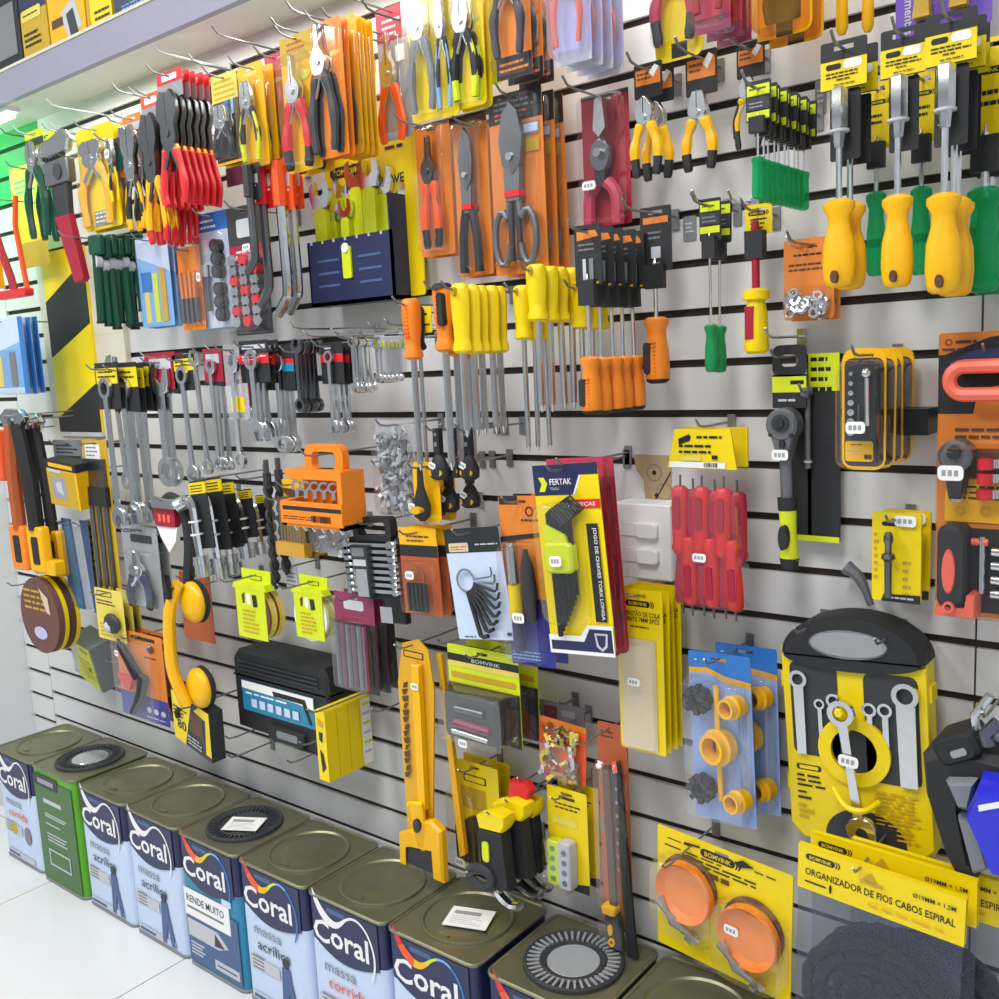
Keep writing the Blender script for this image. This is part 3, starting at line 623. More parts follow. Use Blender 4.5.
yb('yellow pack with grey handled long nose pliers', (409, -28, 441, 121), .15, 'long', 'grey', None, 1)
yb('narrow yellow pack with a black stripping tool', (438, -28, 456, 117), .155, 'comb', 'soft_black', 'sky', 1)
yb('yellow pack with green collared black pliers at the top', (452, -30, 484, 108), .15, 'comb', 'soft_black', 'lime', 2)
card('orange pack of black handled nippers at the top edge', 'pliers', (494, -50, 530, 78), .17, 'orange', [('r', 0, .82, 1, 1, 'soft_black'), ('l', .1, .9, .88, 2, .05, 'orange')], bub=(.05, .1, .95, .98, .025),
     tool=lambda t, W, H: pliers(t, 0, -H * .1, W * .85, H * .75, -.014, 'diag', 'charcoal', None, None, .3, 1.1, fat=1.2), n=3, dy=.03, r=.008)
card('lime pack left of the orange nippers', 'pliers', (482, -40, 500, 85), .1, 'lime', [('l', .2, .8, .5, 4, .06, 'ochre')], name='tool_pack')
card('lilac blister with orange handled pliers at the top', 'pliers', (553, -70, 590, 64), .2, 'lilac', [('r', 0, .9, 1, 1, 'pale_grey')], bub=(.03, .05, .97, .97, .028), bm='clear_lilac',
     tool=lambda t, W, H: pliers(t, 0, -H * .1, W * .75, H * .78, -.015, 'long', 'red_orange', None, None, .35, 1.2, fat=1.), n=4, dy=.03, r=.01)
card('yellow pack with red handled black tipped nippers at top', 'pliers', (654, -60, 702, 60), .09, 'yellow', [('r', .35, .85, .68, .98, 'soft_black')], bub=(.04, .06, .96, .9, .026),
     tool=lambda t, W, H: pliers(t, 0, -H * .1, W * .8, H * .78, -.015, 'diag', 'pink', 'charcoal', None, .3, 1.2, fat=1.3), r=.014)
card('pink blister with dark handled tool at the top', 'pliers', (694, -80, 730, 32), .17, 'pink', [('r', 0, .86, 1, 1, 'magenta')], bub=(.04, .06, .96, .97, .03), tool=lambda t, W, H: pliers(t, 0, -H * .1, W * .8, H * .75, -.015, 'comb', 'dark_red', None, None, .3, 1.1, fat=1.5), n=3, dy=.035, r=.012)
card('amber pack with a black clamp at the top', 'clamp', (757, -70, 812, 36), .12, 'amber', [('r', .2, .6, .8, .86, 'soft_black'), ('r', .35, .5, .65, 1, 'charcoal'), ('r', 0, .88, .3, 1, 'gold')], bub=(.04, .2, .96, .97, .035), bm='clear_amber', tool=lambda t, W, H: pliers(t, 0, -H * .2, W * .6, H * .7, -.018, 'comb', 'soft_black'), n=2, dy=.04, r=.012)
card('purple card with yellow handled trowels at the top right', 'trowel', (896, -90, 993, 32), .06, 'purple', [('v', .1, .7, .1, 'Ferramentas', 'pale_grey', .5)], bub=(.22, .1, .92, .8, .025), tool=lambda t, W, H: (lambda b: (b.prism([(-W * .28, -H * .86), (-W * .1, -H * .86), (-W * .14, -H * .3), (-W * .2, -H * .3)], -.018, -.002, 'ochre'), b.prism([(W * .1, -H * .84), (W * .28, -H * .84), (W * .22, -H * .3), (W * .14, -H * .3)], -.018, -.002, 'ochre'), b.build('handles', t)))(MB()), hl=.1)
for lb, p in (('left of two plain yellow grips at the top edge', (838, -70, 850, 36)), ('right of two plain yellow grips at the top edge', (864, -70, 876, 33))):
    W, H, loc = span(*p, .06); b = MB(); b.tube([(0, -.008, 0), (0, -.008, -H * .5), (0, -.008, -H + .008), (0, -.008, -H)], [W * .4, W * .45, W * .5, W * .3], 'amber', 10)
    o = b.build('tool_grip'); o.location = loc; tag(o, lb, 'grip'); hook(loc.x, loc.z - .01, .09, 'wire hook of the ' + lb)

# ------------------------------------------------------------------ second row
def bundle(label, px, d):
    W, H, loc = span(*px, d); t = thing('hand_clamp', label, 'clamp', loc, 'green hand clamps left of the blue file packs', (0, RND.uniform(-.06, .06), 0))
    b = MB(); b.prism(rrect(-W * .5, W * .5, -H * .22, 0, .006), -.0095, .003, 'dark_green', bev=.003); b.cyl((0, -.0115, -H * .3), (0, .004, -H * .3), W * .3, 'pale_grey'); b.build('head', t)
    b = MB(); b.tube([(0, -.004, -H * .2), (0, -.004, -H)], W * .2, 'dark_green', 8); b.cyl((0, -.004, -H), (0, -.004, -H + .006), W * .22, 'soft_black'); b.build('bar', t)
cl = ['leftmost green clamp bar beside the striped panel', 'second green clamp bar from the striped panel', 'third green clamp bar from the striped panel', 'fourth green clamp bar from the striped panel', 'fifth green clamp bar from the striped panel', 'sixth green clamp bar from the striped panel', 'rearmost green clamp bar beside the blue file pack']
for i, lb in enumerate(cl): bundle(lb, (95 + i * 6.4, 234 + (i % 2) * 4, 107 + i * 6.4, 324 + (i % 3) * 3 - (12 if i > 5 else 0)), .2 - i * .017)
hook(at(115, 240, .1).x, at(115, 240, .1).z, .25, 'wire hook holding the green clamp bars')
card('blue clear pack of yellow green files', 'file set', (139, 236, 171, 327), .14, 'sky', [('p', [(0, 0), (1, 0), (1, .4), (0, .2)], 'pale_blue'), ('r', .15, .55, .3, .95, 'pale_yellow'), ('r', .45, .4, .6, .95, 'lime'), ('r', .66, .36, .85, .95, 'ochre'), ('r', .1, .38, .4, .6, 'blue')], bub=(.05, .05, .95, .97, .012), n=3, dy=.014, name='file_set')
def brushes(t, W, H):
    for k in range(4):
        b = MB(); x = -W * .3 + k * W * .2; b.tube([(x, -.008, -H * .3), (x * .9, -.008, -H * .62)], .005, 'card_orange', 6); b.tube([(x, -.008, -H * .62), (x, -.008, -H * .92)], .006, 'dark_steel', 6); b.build('brush', t)
card('orange and clear pack of thin wire brushes', 'brush', (180, 246, 203, 330), .13, 'rust', [('r', 0, 0, 1, .5, 'card_orange'), ('r', 0, .9, 1, 1, 'orange')], tool=brushes, bub=(.05, .3, .95, .95, .014), name='brush_set')
def sockets(t, W, H):
    for k in range(6):
        b = MB(); z = -H * (.3 + .11 * k + (.04 if k > 2 else 0)); b.cyl((W * .2, -.02, z), (W * .2, 0, z), W * .13, 'soft_black', n=12); b.cyl((W * .2, -.021, z), (W * .2, -.02, z), W * .07, 'dark_steel'); b.build('hole_cutter', t)
    b = MB(); b.cyl((-W * .22, -.008, -H * .55), (-W * .22, -.008, -H * .85), W * .05, 'dark_steel'); b.cyl((-W * .22, -.008, -H * .45), (-W * .22, -.008, -H * .55), W * .12, 'steel'); b.build('arbor', t)
card('blue and white card of six black hole cutters', 'drill set', (201, 211, 232, 328), .12, 'pale_blue', [('r', 0, 0, 1, .16, 'blue'), ('r', .1, .22, .3, .35, 'white'), ('r', .1, .42, .3, .55, 'white'), ('l', .1, .6, .07, 2, .05, 'white')], tool=sockets, bub=(.04, .18, .96, .97, .024), stick=(.22, .55, .024, .016, .02), n=2, dy=.03, name='cutter_set')
def sockrows(t, W, H):
    b = MB()
    for k in range(7):
        for s in (-.28, 0, .28):
            z = -H * (.42 + .078 * k); b.cyl((W * s, -.018, z), (W * s, 0, z), W * .11, 'chrome' if (k + int(s * 9)) % 3 else 'red', n=8)
    b.build('socket_pieces', t)
card('black and red header clear pack of loose sockets', 'socket set', (231, 204, 268, 335), .15, 'charcoal', [('r', 0, .3, 1, .42, 'dark_red'), ('rr', .25, .1, .75, .24, 'pale_grey', .006), ('l', .2, .7, .35, 2, .04, 'white')], tool=sockrows, bub=(.03, .38, .97, .99, .03), name='socket_set', stick=(.5, .32))
def bar(label, px, d, m, hdr):
    W, H, loc = span(*px, d); t = thing('pry_bar', label, 'pry bar', loc)
    b = MB(); b.tube(curve([(0, -.006, 0), (0, -.006, -H * .5), (0, -.006, -H * .84), (-W * .2, -.006, -H * .92), (-W * .6, -.006, -H)], 4), W * .17, m, 8); b.build('shaft', t)
    b = MB(); b.tube([(0, -.007, -H * .015), (0, -.007, -H * .3)], W * .24, hdr, 8); b.build('sleeve', t)
    header(t, W * .9, H * .34, 0, .004, .004, hdr, [('r', .15, .3, .85, .55, 'pale_grey'), ('l', .2, .8, .62, 2, .1, 'white')])
bar('dark L wrench hanging in front of the loose sockets', (247, 164, 262, 272), .2, 'dark_steel', 'charcoal')
bar('red sleeved tyre lever right of the loose sockets', (259, 160, 276, 305), .17, 'dark_steel', 'red')
bar('chrome tyre lever with orange header, left one', (276, 158, 296, 314), .16, 'chrome', 'red_orange')
bar('chrome tyre lever with orange header, right one', (287, 158, 306, 312), .13, 'steel', 'red_orange')
hook(at(272, 163, .1).x, at(272, 163, .1).z, .2, 'wire hook holding the red headed tyre levers')

# wrench roll on a big yellow card
W, H, loc = span(328, 138, 421, 300, .03)
t = thing('wrench_set', 'large yellow card with lime wrenches in a navy tray', 'wrench set', loc)
b = MB(); b.prism(rrect(-W / 2, W / 2, -H, 0, .006), 0, .003, 'yellow')
deco(b, W, H, [('logo', .06, .16, .42), ('p', [(.46, .07), (.5, .02), (.54, .07)], 'black'), ('l', .68, .92, .08, 1, .05, 'black'), ('t', .55, .3, .06, 'KIT DE CHAVE', 'black', .62), ('t', .62, .4, .055, '9PCS', 'black', .2), ('l', .1, .5, .4, 1, .05, 'black')]); b.build('backing_card', t)
tw, th_ = W * .92, H * .5; y1 = -.05
b = MB(); x0 = -W * .56
b.box(x0, x0 + tw, y1, y1 + .006, -H * 1.02, -H * .6, 'navy'); b.box(x0, x0 + tw, y1, -.002, -H * 1.02, -H * .995, 'navy'); b.box(x0, x0 + .004, y1, -.002, -H * 1.02, -H * .6, 'navy'); b.box(x0 + tw - .004, x0 + tw, y1, -.002, -H * 1.02, -H * .38, 'navy')
for k in range(3):
    for s in (0, 1): b.box(x0 + tw * (.12 + .5 * s), x0 + tw * (.38 + .5 * s), y1 - .001, y1, -H * (.74 + .08 * k), -H * (.725 + .08 * k), 'steel_blue')
for k in range(7): b.box(x0 + tw * (.05 + .14 * k), x0 + tw * (.07 + .14 * k), y1 - .002, y1, -H * .62, -H * .6, 'pale_grey')
b.build('tray', t, smooth=False)
b = MB(); b.prism(rrect(x0 + tw * .44, x0 + tw * .54, -H * .86, -H * .66, .004), y1 - .004, y1, 'lime'); b.prism(ell(x0 + tw * .49, -H * .67, .01), y1 - .007, y1 - .004, 'white'); b.build('clip', t)
for k in range(9):
    hgt = (.56, .36, .7, .36, .78, .36, .72, .6, .44)[k]; xx = x0 + tw * (.08 + .1 * k); wv = .036 if hgt > .4 else .024
    o = MB(); yy = y1 + .03 + (k % 3) * .012; z0 = -H * .62; hh = hgt * H * .75
    o.prism(rrect(xx - wv * .5, xx + wv * .5, z0 - .05, z0 + hh * .58, wv * .3), yy - .006, yy + .006, 'lime'); o.prism(rrect(xx - wv * .5, xx + wv * .5, z0 - .06, z0, .002), yy - .007, yy + .007, 'navy')
    w_ = o.build('wrench', t)
    o = MB(); q = [(u * wv * 1. + xx, z0 + hh * .58 + v * wv * 1.1) for u, v in ((-.6, 0), (-.85, .6), (-.8, 1.25), (-.4, 1.4), (-.35, .75), (0, .5), (.35, .75), (.4, 1.4), (.8, 1.25), (.85, .6), (.6, 0))]
    o.prism(q, yy - .005, yy + .005, 'chrome'); o.build('open_jaw', w_)
# orange carded cutters
OC = [('r', 0, 0, 1, .03, 'brown')]
def snipcard(label, px, d, tool, items=OC, bub=(.05, .02, .95, .97, .02), **k):
    return card(label, 'snips', px, d, 'card_orange', items, tool=tool, bub=bub, **k)
snipcard('orange card with red gripped slip joint pliers', (418, 122, 452, 256), .07, lambda t, W, H: pliers(t, 0, -H * .1, W * .7, H * .86, -.013, 'long', 'red_orange', 'soft_black', None, .42, .7, fat=1.3, metal='dark_steel'), n=2, dy=.022, hl=.1)
def tin_snips(loops):
    def f(t, W, H):
        b = MB()
        for s in (-1, 1):
            b.prism([(0, -H * .06), (s * W * .16, -H * .12), (s * W * .24, -H * .26), (s * W * .19, -H * .4), (s * W * .04, -H * .46), (0, -H * .44)], -.018 - .003 * s, -.01 - .003 * s, 'dark_steel')
        b.prism([(-W * .14, -H * .42), (W * .16, -H * .42), (W * .14, -H * .6), (-W * .12, -H * .6)], -.02, -.006, 'gunmetal'); b.cyl((0, -.024, -H * .36), (0, -.004, -H * .36), W * .06, 'chrome'); b.box(-W * .12, W * .16, -.022, -.004, -H * .58, -H * .545, 'red'); b.build('blades', t)
        for s in (-1, 1):
            h = MB()
            if loops:
                P = [(s * W * .08, -.013, -H * .58), (s * W * .1, -.013, -H * .68)] + [(s * (W * .24 + W * .15 * math.cos(a)), -.013, -H * .8 + H * .15 * math.sin(a)) for a in [PI * .75 - k * PI / 6 for k in range(11)]] + [(s * W * .08, -.013, -H * .86)]
                h.tube(P, W * .055, 'gunmetal', 8)
                h.tube([(s * W * .06, -.013, -H * .56), (s * W * .08, -.013, -H * .93)], W * .05, 'charcoal', 8)
            else: h.tube(curve([(s * W * .08, -.013, -H * .57), (s * W * .2, -.013, -H * .75), (s * W * .22, -.013, -H * .98)], 4), W * .1, 'charcoal', 8)
            h.build('handle', t)
    return f
snipcard('orange card with straight black handled tin snips', (456, 118, 490, 276), .1, tin_snips(False), n=2, dy=.022)
snipcard('black headed orange card with looped handle tin snips', (492, 90, 545, 274), .12, tin_snips(True), [('r', 0, 0, 1, .16, 'soft_black'), ('l', .1, .75, .05, 2, .03, 'grey'), ('l', .12, .8, .11, 2, .025, 'coral'), ('r', .64, .18, .94, .25, 'grey'), ('r', .66, .19, .92, .235, 'pale_blue'), ('r', .64, .27, .94, .34, 'ochre')], n=3, dy=.032)
def aviation(t, W, H):
    b = MB()
    for s in (-1, 1): b.prism([(0, -H * .03), (s * W * .1, -H * .06), (s * W * .15, -H * .28), (s * W * .02, -H * .34)], -.02 - .003 * s, -.01, 'steel')
    b.prism(ell(0, -H * .48, W * .22, H * .13, 14), -.022, -.006, 'dark_steel', bev=.003); b.cyl((0, -.03, -H * .46), (0, -.004, -H * .46), W * .08, 'chrome'); b.prism([(-W * .12, -H * .56), (W * .1, -H * .56), (W * .08, -H * .72), (-W * .12, -H * .72)], -.02, -.006, 'soft_black'); b.build('cutting_head', t)
    for s in (-1, 1): h = MB(); h.tube(curve([(s * W * .1, -.013, -H * .68), (s * W * .28, -.013, -H * .78), (s * W * .3, -.013, -H * 1.0)], 4), W * .12, 'pink', 8); h.build('handle', t)
card('dark red card with aviation snips', 'snips', (583, 92, 630, 226), .06, 'dark_red', [('r', 0, 0, 1, .03, 'soft_black')], tool=aviation, bub=(.08, .02, .95, .98, .03), stick=(.34, .7, .03), n=1, hl=.12)
TK = [('r', .06, .18, .94, .62, 'card_orange'), ('l', .12, .6, .3, 2, .13, 'brown'), ('p', [(.55, .3), (.75, .08), (.9, .16), (.7, .44)], 'white')]
hp('yellow black diagonal cutters, left of the loose pair', (633, 62, 664, 178), .1, 'diag', 'amber', 'soft_black', 'yellow', 'soft_black', TK, hf=.3, top=.3, jaw=.35, n=2, dy=.034, fat=1.45, hl=.06)
hp('yellow black pliers hanging alone between cutters and green drivers', (684, 50, 719, 172), .07, 'comb', 'amber', 'soft_black', 'yellow', 'soft_black', TK, hf=.36, top=.34, jaw=.36, fat=1.4, hl=.08)
hp('yellow black pliers behind the green minidriver bundle', (735, 42, 766, 150), .06, 'comb', 'amber', 'soft_black', 'yellow', 'soft_black', TK, hf=.32, top=.34, jaw=.3, fat=1., hl=.08)
MD = [('r', .05, .1, .95, .36, 'lime'), ('l', .15, .9, .2, 1, .1, 'black'), ('r', .05, .42, .95, .72, 'charcoal'), ('l', .15, .85, .55, 2, .09, 'mid_grey'), ('r', .05, .76, .95, .96, 'lime')]
hd('green handled mini screwdriver on black lime tag', (746, 80, 771, 199), .22, .36, 'clear_green', None, False, None, ('soft_black', MD, .34), n=10, dy=.0175, sw=.09, bulge=1., hwf=1.0, hmx=.5, waist=.9, hk='green mini screwdriver bundle')
hd('orange black screwdriver hanging from a black hexagonal tag', (646, 206, 668, 383), .07, .38, 'orange', 'soft_black', False, 'card_orange', ('soft_black', [('r', .1, .16, .9, .26, 'card_orange'), ('l', .25, .8, .4, 2, .08, 'grey'), ('r', .35, .62, .65, .8, 'pale_grey'), ('r', .38, .86, .62, .95, 'grey')], .36), sw=.09, hwf=1.4, hl=.1)
GT = [('r', .05, .08, .95, .3, 'lime'), ('l', .15, .9, .18, 1, .1, 'black'), ('r', .05, .34, .95, .62, 'charcoal'), ('l', .15, .85, .44, 2, .1, 'grey'), ('r', .05, .66, .95, .82, 'lime')]
hd('thin green handled screwdriver on a black lime tag', (702, 198, 720, 372), .1, .28, 'green', None, False, None, ('soft_black', GT, .24), n=2, dy=.032, sw=.1, hwf=1.2, hl=.06, hmx=.7)
# insulated screwdriver
W, H, loc = span(741, 203, 771, 354, .08); t = thing('insulated_screwdriver', 'red and yellow insulated screwdriver on a yellow tag', 'screwdriver', loc)
header(t, W * .9, H * .2, 0, 0, .012, 'yellow', [('logo', .12, .3, .75), ('l', .2, .8, .5, 3, .14, 'black')])
b = MB(); b.cyl((0, 0, -H * .1), (0, 0, -H * .13), .0025, 'dark_steel'); b.cyl((0, 0, -H * .12), (0, 0, -H * .62), .006, 'dark_red'); b.build('insulated_shaft', t)
b = MB(); b.box(-.014, .014, -.009, .009, -H * .36, -H * .18, 'soft_black'); b.build('tag_clip', t)
b = MB(); b.lathe([(0, .011), (.004, .02), (.016, .02), (.02, .012)], 'yellow', (0, 0, -H * .56), (0, 0, -1), 14); b.lathe([(0, .013), (.02, .017), (.07, .019), (H * .34, .018), (H * .36, .012)], 'yellow', (0, 0, -H * .64), (0, 0, -1), 12); h = b.build('handle', t)
b = MB(); b.box(-.0105, .003, -.0187, .0, -H * .9, -H * .68, 'dark_red'); b.build('grip_inlay', h)
hook(loc.x, loc.z - .011, .13, 'wire hook above the red and yellow insulated screwdriver')
def nuts(t, W, H):
    b = MB()
    for k in range(26):
        x, z = RND.uniform(-.36, .36) * W, -H * RND.uniform(.66, .93); r = .0085; T = Tz(x, RND.uniform(-.016, -.006), z, RND.uniform(-.7, .7), RND.uniform(-1, 1))
        b.ring(ell(0, 0, r, r, 6), ell(0, 0, r * .55, r * .55, 6), -.0035, .0035, 'steel', T=T)
    o = b.build('loose_nuts', t); o['kind'] = 'stuff'
card('orange card with a bubble of steel nuts', 'nuts', (784, 238, 834, 319), .07, 'card_orange', [('l', .2, .95, .2, 1, .06, 'black'), ('l', .1, .95, .32, 2, .06, 'brown')], tool=nuts, bub=(.04, .58, .96, .97, .022), n=2, dy=.022, r=.004, hl=.08, name='nut_pack')
for lb, p in (('small dark price tag beside the black hexagonal tag', (683, 216, 696, 241)), ('small dark price tag right of the green minidriver bundle', (815, 80, 826, 114))):
    W, H, loc = span(*p, .002); b = MB(); b.prism(rrect(-W / 2, W / 2, -H, 0, .003), 0, .003, 'grey'); deco(b, W, H, [('l', .2, .8, .3, 3, .16, 'pale_grey')]); o = b.build('price_tag'); o.location = loc; tag(o, lb, 'price tag')
# nut drivers with large yellow handles
ND = [('r', 0, .4, 1, .98, 'yellow'), ('rr', .12, .46, .45, .58, 'black', .003), ('rr', .5, .42, .9, .6, 'paper', .004), ('l', .12, .9, .66, 2, .07, 'black'), ('l', .35, .65, .8, 1, .06, 'black'), ('l', .3, .75, .9, 1, .05, 'black')]
def nutdriver(label, px, d, n, hf=.19, tw=1.):
    W, H, loc = span(*px, d); t = thing('nut_driver', label, 'nut driver', loc)
    hr = W * .37; HL = H * .36
    driver(t, -W * .06, -H * hf, H * (.99 - hf), HL, hr, .0042, -.01, 'amber', None, False, None, 'steel', 0, 1.06, 'brown', 18, 0, waist=.72, sy=.62)
    b = MB(); b.lathe([(0, .008), (.004, .0115), (.05, .0115), (.056, .008), (.075, .006)], 'steel', (-W * .06, -.01, -H * hf * .99), (0, 0, -1), 6); b.cyl((-W * .06, -.01, -H * hf - .052), (-W * .06, -.01, -H * hf - .055), .0135, 'pale_grey'); b.build('socket', t)
    header(t, W * 1.06 * tw, H * hf, 0, 0, -.003, 'soft_black', ND)
    header(t, W * .7, H * .28, 0, -H * hf, .003, 'soft_black', [('e', .15, .3 + .14 * k, .04, .02, 'pale_grey') for k in range(4)], name='tag_tail', slot=False)
    hook(loc.x, loc.z - .011, d + .05, 'wire hook holding the ' + label)
    row(t, n, .036)
nutdriver('amber handled nut driver, left group', (823, 40, 866, 290), .17, 2)
nutdriver('amber handled nut driver hanging alone between two groups', (882, 28, 924, 290), .17, 1, .18)
nutdriver('amber handled nut driver, right group', (926, 12, 974, 296), .18, 3, .18)
GD = [('logo', .1, .3, .8), ('l', .2, .8, .5, 2, .1, 'black')]
hd('large green handled screwdriver behind the left nut drivers', (864, 82, 890, 276), .05, .44, 'clear_green', None, False, None, ('yellow', GD, .34), sw=.12, hwf=1.1, nn=10, hmx=.78)
hd('large green handled screwdriver behind the lone nut driver', (908, 72, 936, 275), .05, .44, 'clear_green', None, False, None, ('yellow', GD, .34), sw=.12, hwf=1.1, nn=10, hmx=.78)
hd('large green handled screwdriver at the right frame edge', (968, 38, 1004, 292), .07, .42, 'clear_green', None, False, None, ('yellow', GD, .42), n=2, dy=.04, sw=.12, hwf=1.3, nn=10)
# ------------------------------------------------------------------ striped panel at the left
W, H, loc = span(86, 252, 128, 440, .006); 
b = MB(); x0 = at(48, 345, .006).x; x1 = at(128, 345, .006).x
b.box(x0, x1, -.016, 0, loc.z - H, loc.z + .02, 'board')
for z in (.1, .3): b.box(x0 + .01, x1 - .01, -.0165, -.016, loc.z - H + z, loc.z - H + z + .003, 'cream')
o = b.build('backing_board', smooth=False); tag(o, 'plain cream board behind the yellow and black striped panel', 'board')
W, H, loc = span(50, 247, 92, 432, .024); t = thing('hazard_panel', 'tall yellow and black diagonal striped panel on the cream board', 'panel', loc)
b = MB(); b.box(-W / 2, W / 2, 0, .008, -H, 0, 'yellow')
deco(b, W, H, [('p', [(0, .27), (1, .08), (1, .41), (0, .58)], 'soft_black'), ('p', [(0, .92), (1, .73), (1, 1), (0, 1)], 'soft_black')]); b.build('striped_face', t, smooth=False)
b = MB(); b.box(-W / 2 - .002, W / 2 + .002, -.002, .008, -H - .012, -H, 'pale_grey'); b.build('bottom_edge', t, smooth=False)
# ------------------------------------------------------------------ third row: long screwdrivers
OT = 'soft_black'
hd('long orange ribbed screwdriver, leftmost of the long blades', (408, 298, 426, 470), .19, .35, 'orange', None, True, 'red_orange', None, sw=.17, hmx=.8, hk='long orange ribbed screwdriver at left')
hd('long orange ribbed screwdriver beside the five yellow handles', (438, 283, 459, 470), .2, .36, 'orange', OT, True, 'red_orange', None, n=3, dy=.03, sw=.17, hmx=.8, dz=-.006)
W, H, loc = span(404, 300, 412, 345, .15)
hd('thin dark screwdriver behind the leftmost orange handle', (418, 306, 432, 520), .13, .2, 'soft_black', None, True, None, ('yellow', [('l', .1, .9, .3, 3, .2, 'black')], .12), sw=.16, hmx=.7)
hd('yellow handled screwdriver in the row of five', (456, 283, 474, 437), .22, .45, 'yellow', None, True, None, None, n=5, dy=.026, sw=.16, hole='ochre', bulge=1., waist=.86, hmx=.95, nn=10, droll=.0)
hd('yellow handled screwdriver in the raised middle row', (531, 264, 550, 412), .2, .38, 'yellow', None, True, None, None, n=4, dy=.032, sw=.16, hole='ochre', waist=.86, nn=10, hmx=.95)
hd('yellow handled screwdriver in the lower row behind', (519, 285, 534, 452), .16, .32, 'yellow', None, True, None, None, n=3, dy=.03, sw=.14, hole='ochre', waist=.86, nn=10)
hd('yellow handled screwdriver behind the black tag row', (575, 282, 592, 410), .12, .36, 'yellow', None, True, None, None, n=3, dy=.03, sw=.14, hole='ochre', waist=.86, nn=10)
BT = [('p', [(.1, .1), (.8, .1), (.9, .2), (.1, .25)], 'card_orange'), ('l', .15, .8, .32, 2, .08, 'grey'), ('r', .3, .55, .42, .9, 'pale_grey'), ('r', .55, .55, .7, .9, 'grey'), ('r', .1, .93, .9, .97, 'ochre')]
hd('orange black screwdriver hung handle down from black tag', (578, 224, 602, 414), .21, .31, 'orange', 'soft_black', False, 'card_orange', ('soft_black', BT, .32), n=5, dy=.033, sw=.1, hwf=1.1, hmx=.75)
# ------------------------------------------------------------------ wrenches
YT = ('soft_black', [('r', .05, .12, .95, .45, 'yellow'), ('l', .12, .88, .2, 2, .1, 'black')], .28)
YT2 = ('soft_black', [('r', .0, .1, 1., .5, 'yellow'), ('l', .12, .88, .2, 2, .1, 'black')], .3)
RT = ('dark_red', [('r', .15, .15, .85, .4, 'pale_grey'), ('r', 0, .9, 1, 1, 'soft_black')], .3)
RB = ('soft_black', [('r', .1, .1, .9, .2, 'pale_grey'), ('r', 0, .32, 1, .55, 'red'), ('l', .1, .9, .38, 2, .07, 'white')], .42)
RB2 = ('soft_black', [('r', 0, .32, 1, .5, 'red'), ('r', .6, .42, 1, .6, 'teal'), ('r', .1, .6, .5, .8, 'pale_grey')], .42)
wt('long ratchet wrench with yellow black tag, leftmost', (105, 362, 122, 526), .22, YT)
wt('long ratchet wrench with broad yellow tag', (121, 362, 140, 522), .2, YT2, n=4, dy=.017)
wt('plain long wrench crossing in front of the yellow tags', (112, 352, 126, 488), .17, None, roll=-.06, ring_top=False)
wt('wrench on a dark red tag with white sticker', (152, 352, 178, 486), .16, RT, n=2, dy=.02, tw=1.3, ring_top=False)
wt('ratchet wrench with yellow tag beside the bent wrench', (180, 354, 196, 482), .16, YT, roll=-.03)
wt('loose bent ring wrench right of a yellow tag', (194, 348, 208, 474), .15, None, roll=-.06, ring_top=False)
wt('combination wrench on a dark red tag, trio', (210, 348, 223, 470), .17, RT, n=3, dy=.013, ring_top=False, tw=1.6, hk='trio of dark red tagged wrenches')
wt('large chrome wrench with yellow sticker hanging alone', (230, 344, 246, 468), .19, ('clear_milky', [('r', .2, .7, .8, .9, 'yellow')], .6), ring_top=False, m='chrome')
wt('wrench on a narrow pink tag', (243, 350, 256, 420), .15, ('pink', [('l', .2, .8, .2, 4, .1, 'white')], .8), m='steel')
wt('wrench on a black and red tag, first cluster', (247, 340, 266, 440), .19, RB, n=3, dy=.014, tw=1.7)
wt('wrench on a black red and teal tag', (273, 344, 290, 452), .16, RB2, n=4, dy=.012, tw=1.9, ring_top=False)
wt('untagged open wrench in the dense steel bundle', (294, 338, 308, 412), .18, None, n=5, dy=.011, ring_top=False, m='dark_steel', hk='dense bundle of untagged wrenches')
wt('thin wrench on a black red tag, right cluster', (327, 342, 340, 432), .15, ('soft_black', [('r', .2, .08, .5, .16, 'pale_grey'), ('r', 0, .28, 1, .48, 'red')], .46), n=4, dy=.015, tw=1.9, ring_top=True)
wt('small chrome wrench in the bundle by the red tag', (351, 335, 362, 392), .17, None, n=5, dy=.011, m='chrome', hk='small chrome wrench bundle')
wt('smallest chrome wrench beside the navy tray', (375, 335, 385, 382), .17, ('clear_milky', [('r', .1, .16, .9, .34, 'lime')], .8), n=6, dy=.011, m='chrome', tw=1.2, hk='smallest chrome wrenches')
for i, (x, y, L) in enumerate(((140, 352, .2), (205, 345, .2), (330, 327, .2), (368, 322, .22), (384, 318, .2), (289, 322, .24), (303, 330, .22))):
    p = at(x, y, L); hook(p.x, p.z - .014, L, ('upturned bare hook tip over the ' + ('yellow tagged ratchet wrenches', 'bent ring wrench', 'right red tag cluster', 'small chrome wrenches', 'smallest wrenches', 'teal tagged wrenches', 'dense wrench bundle')[i]), 'steel')
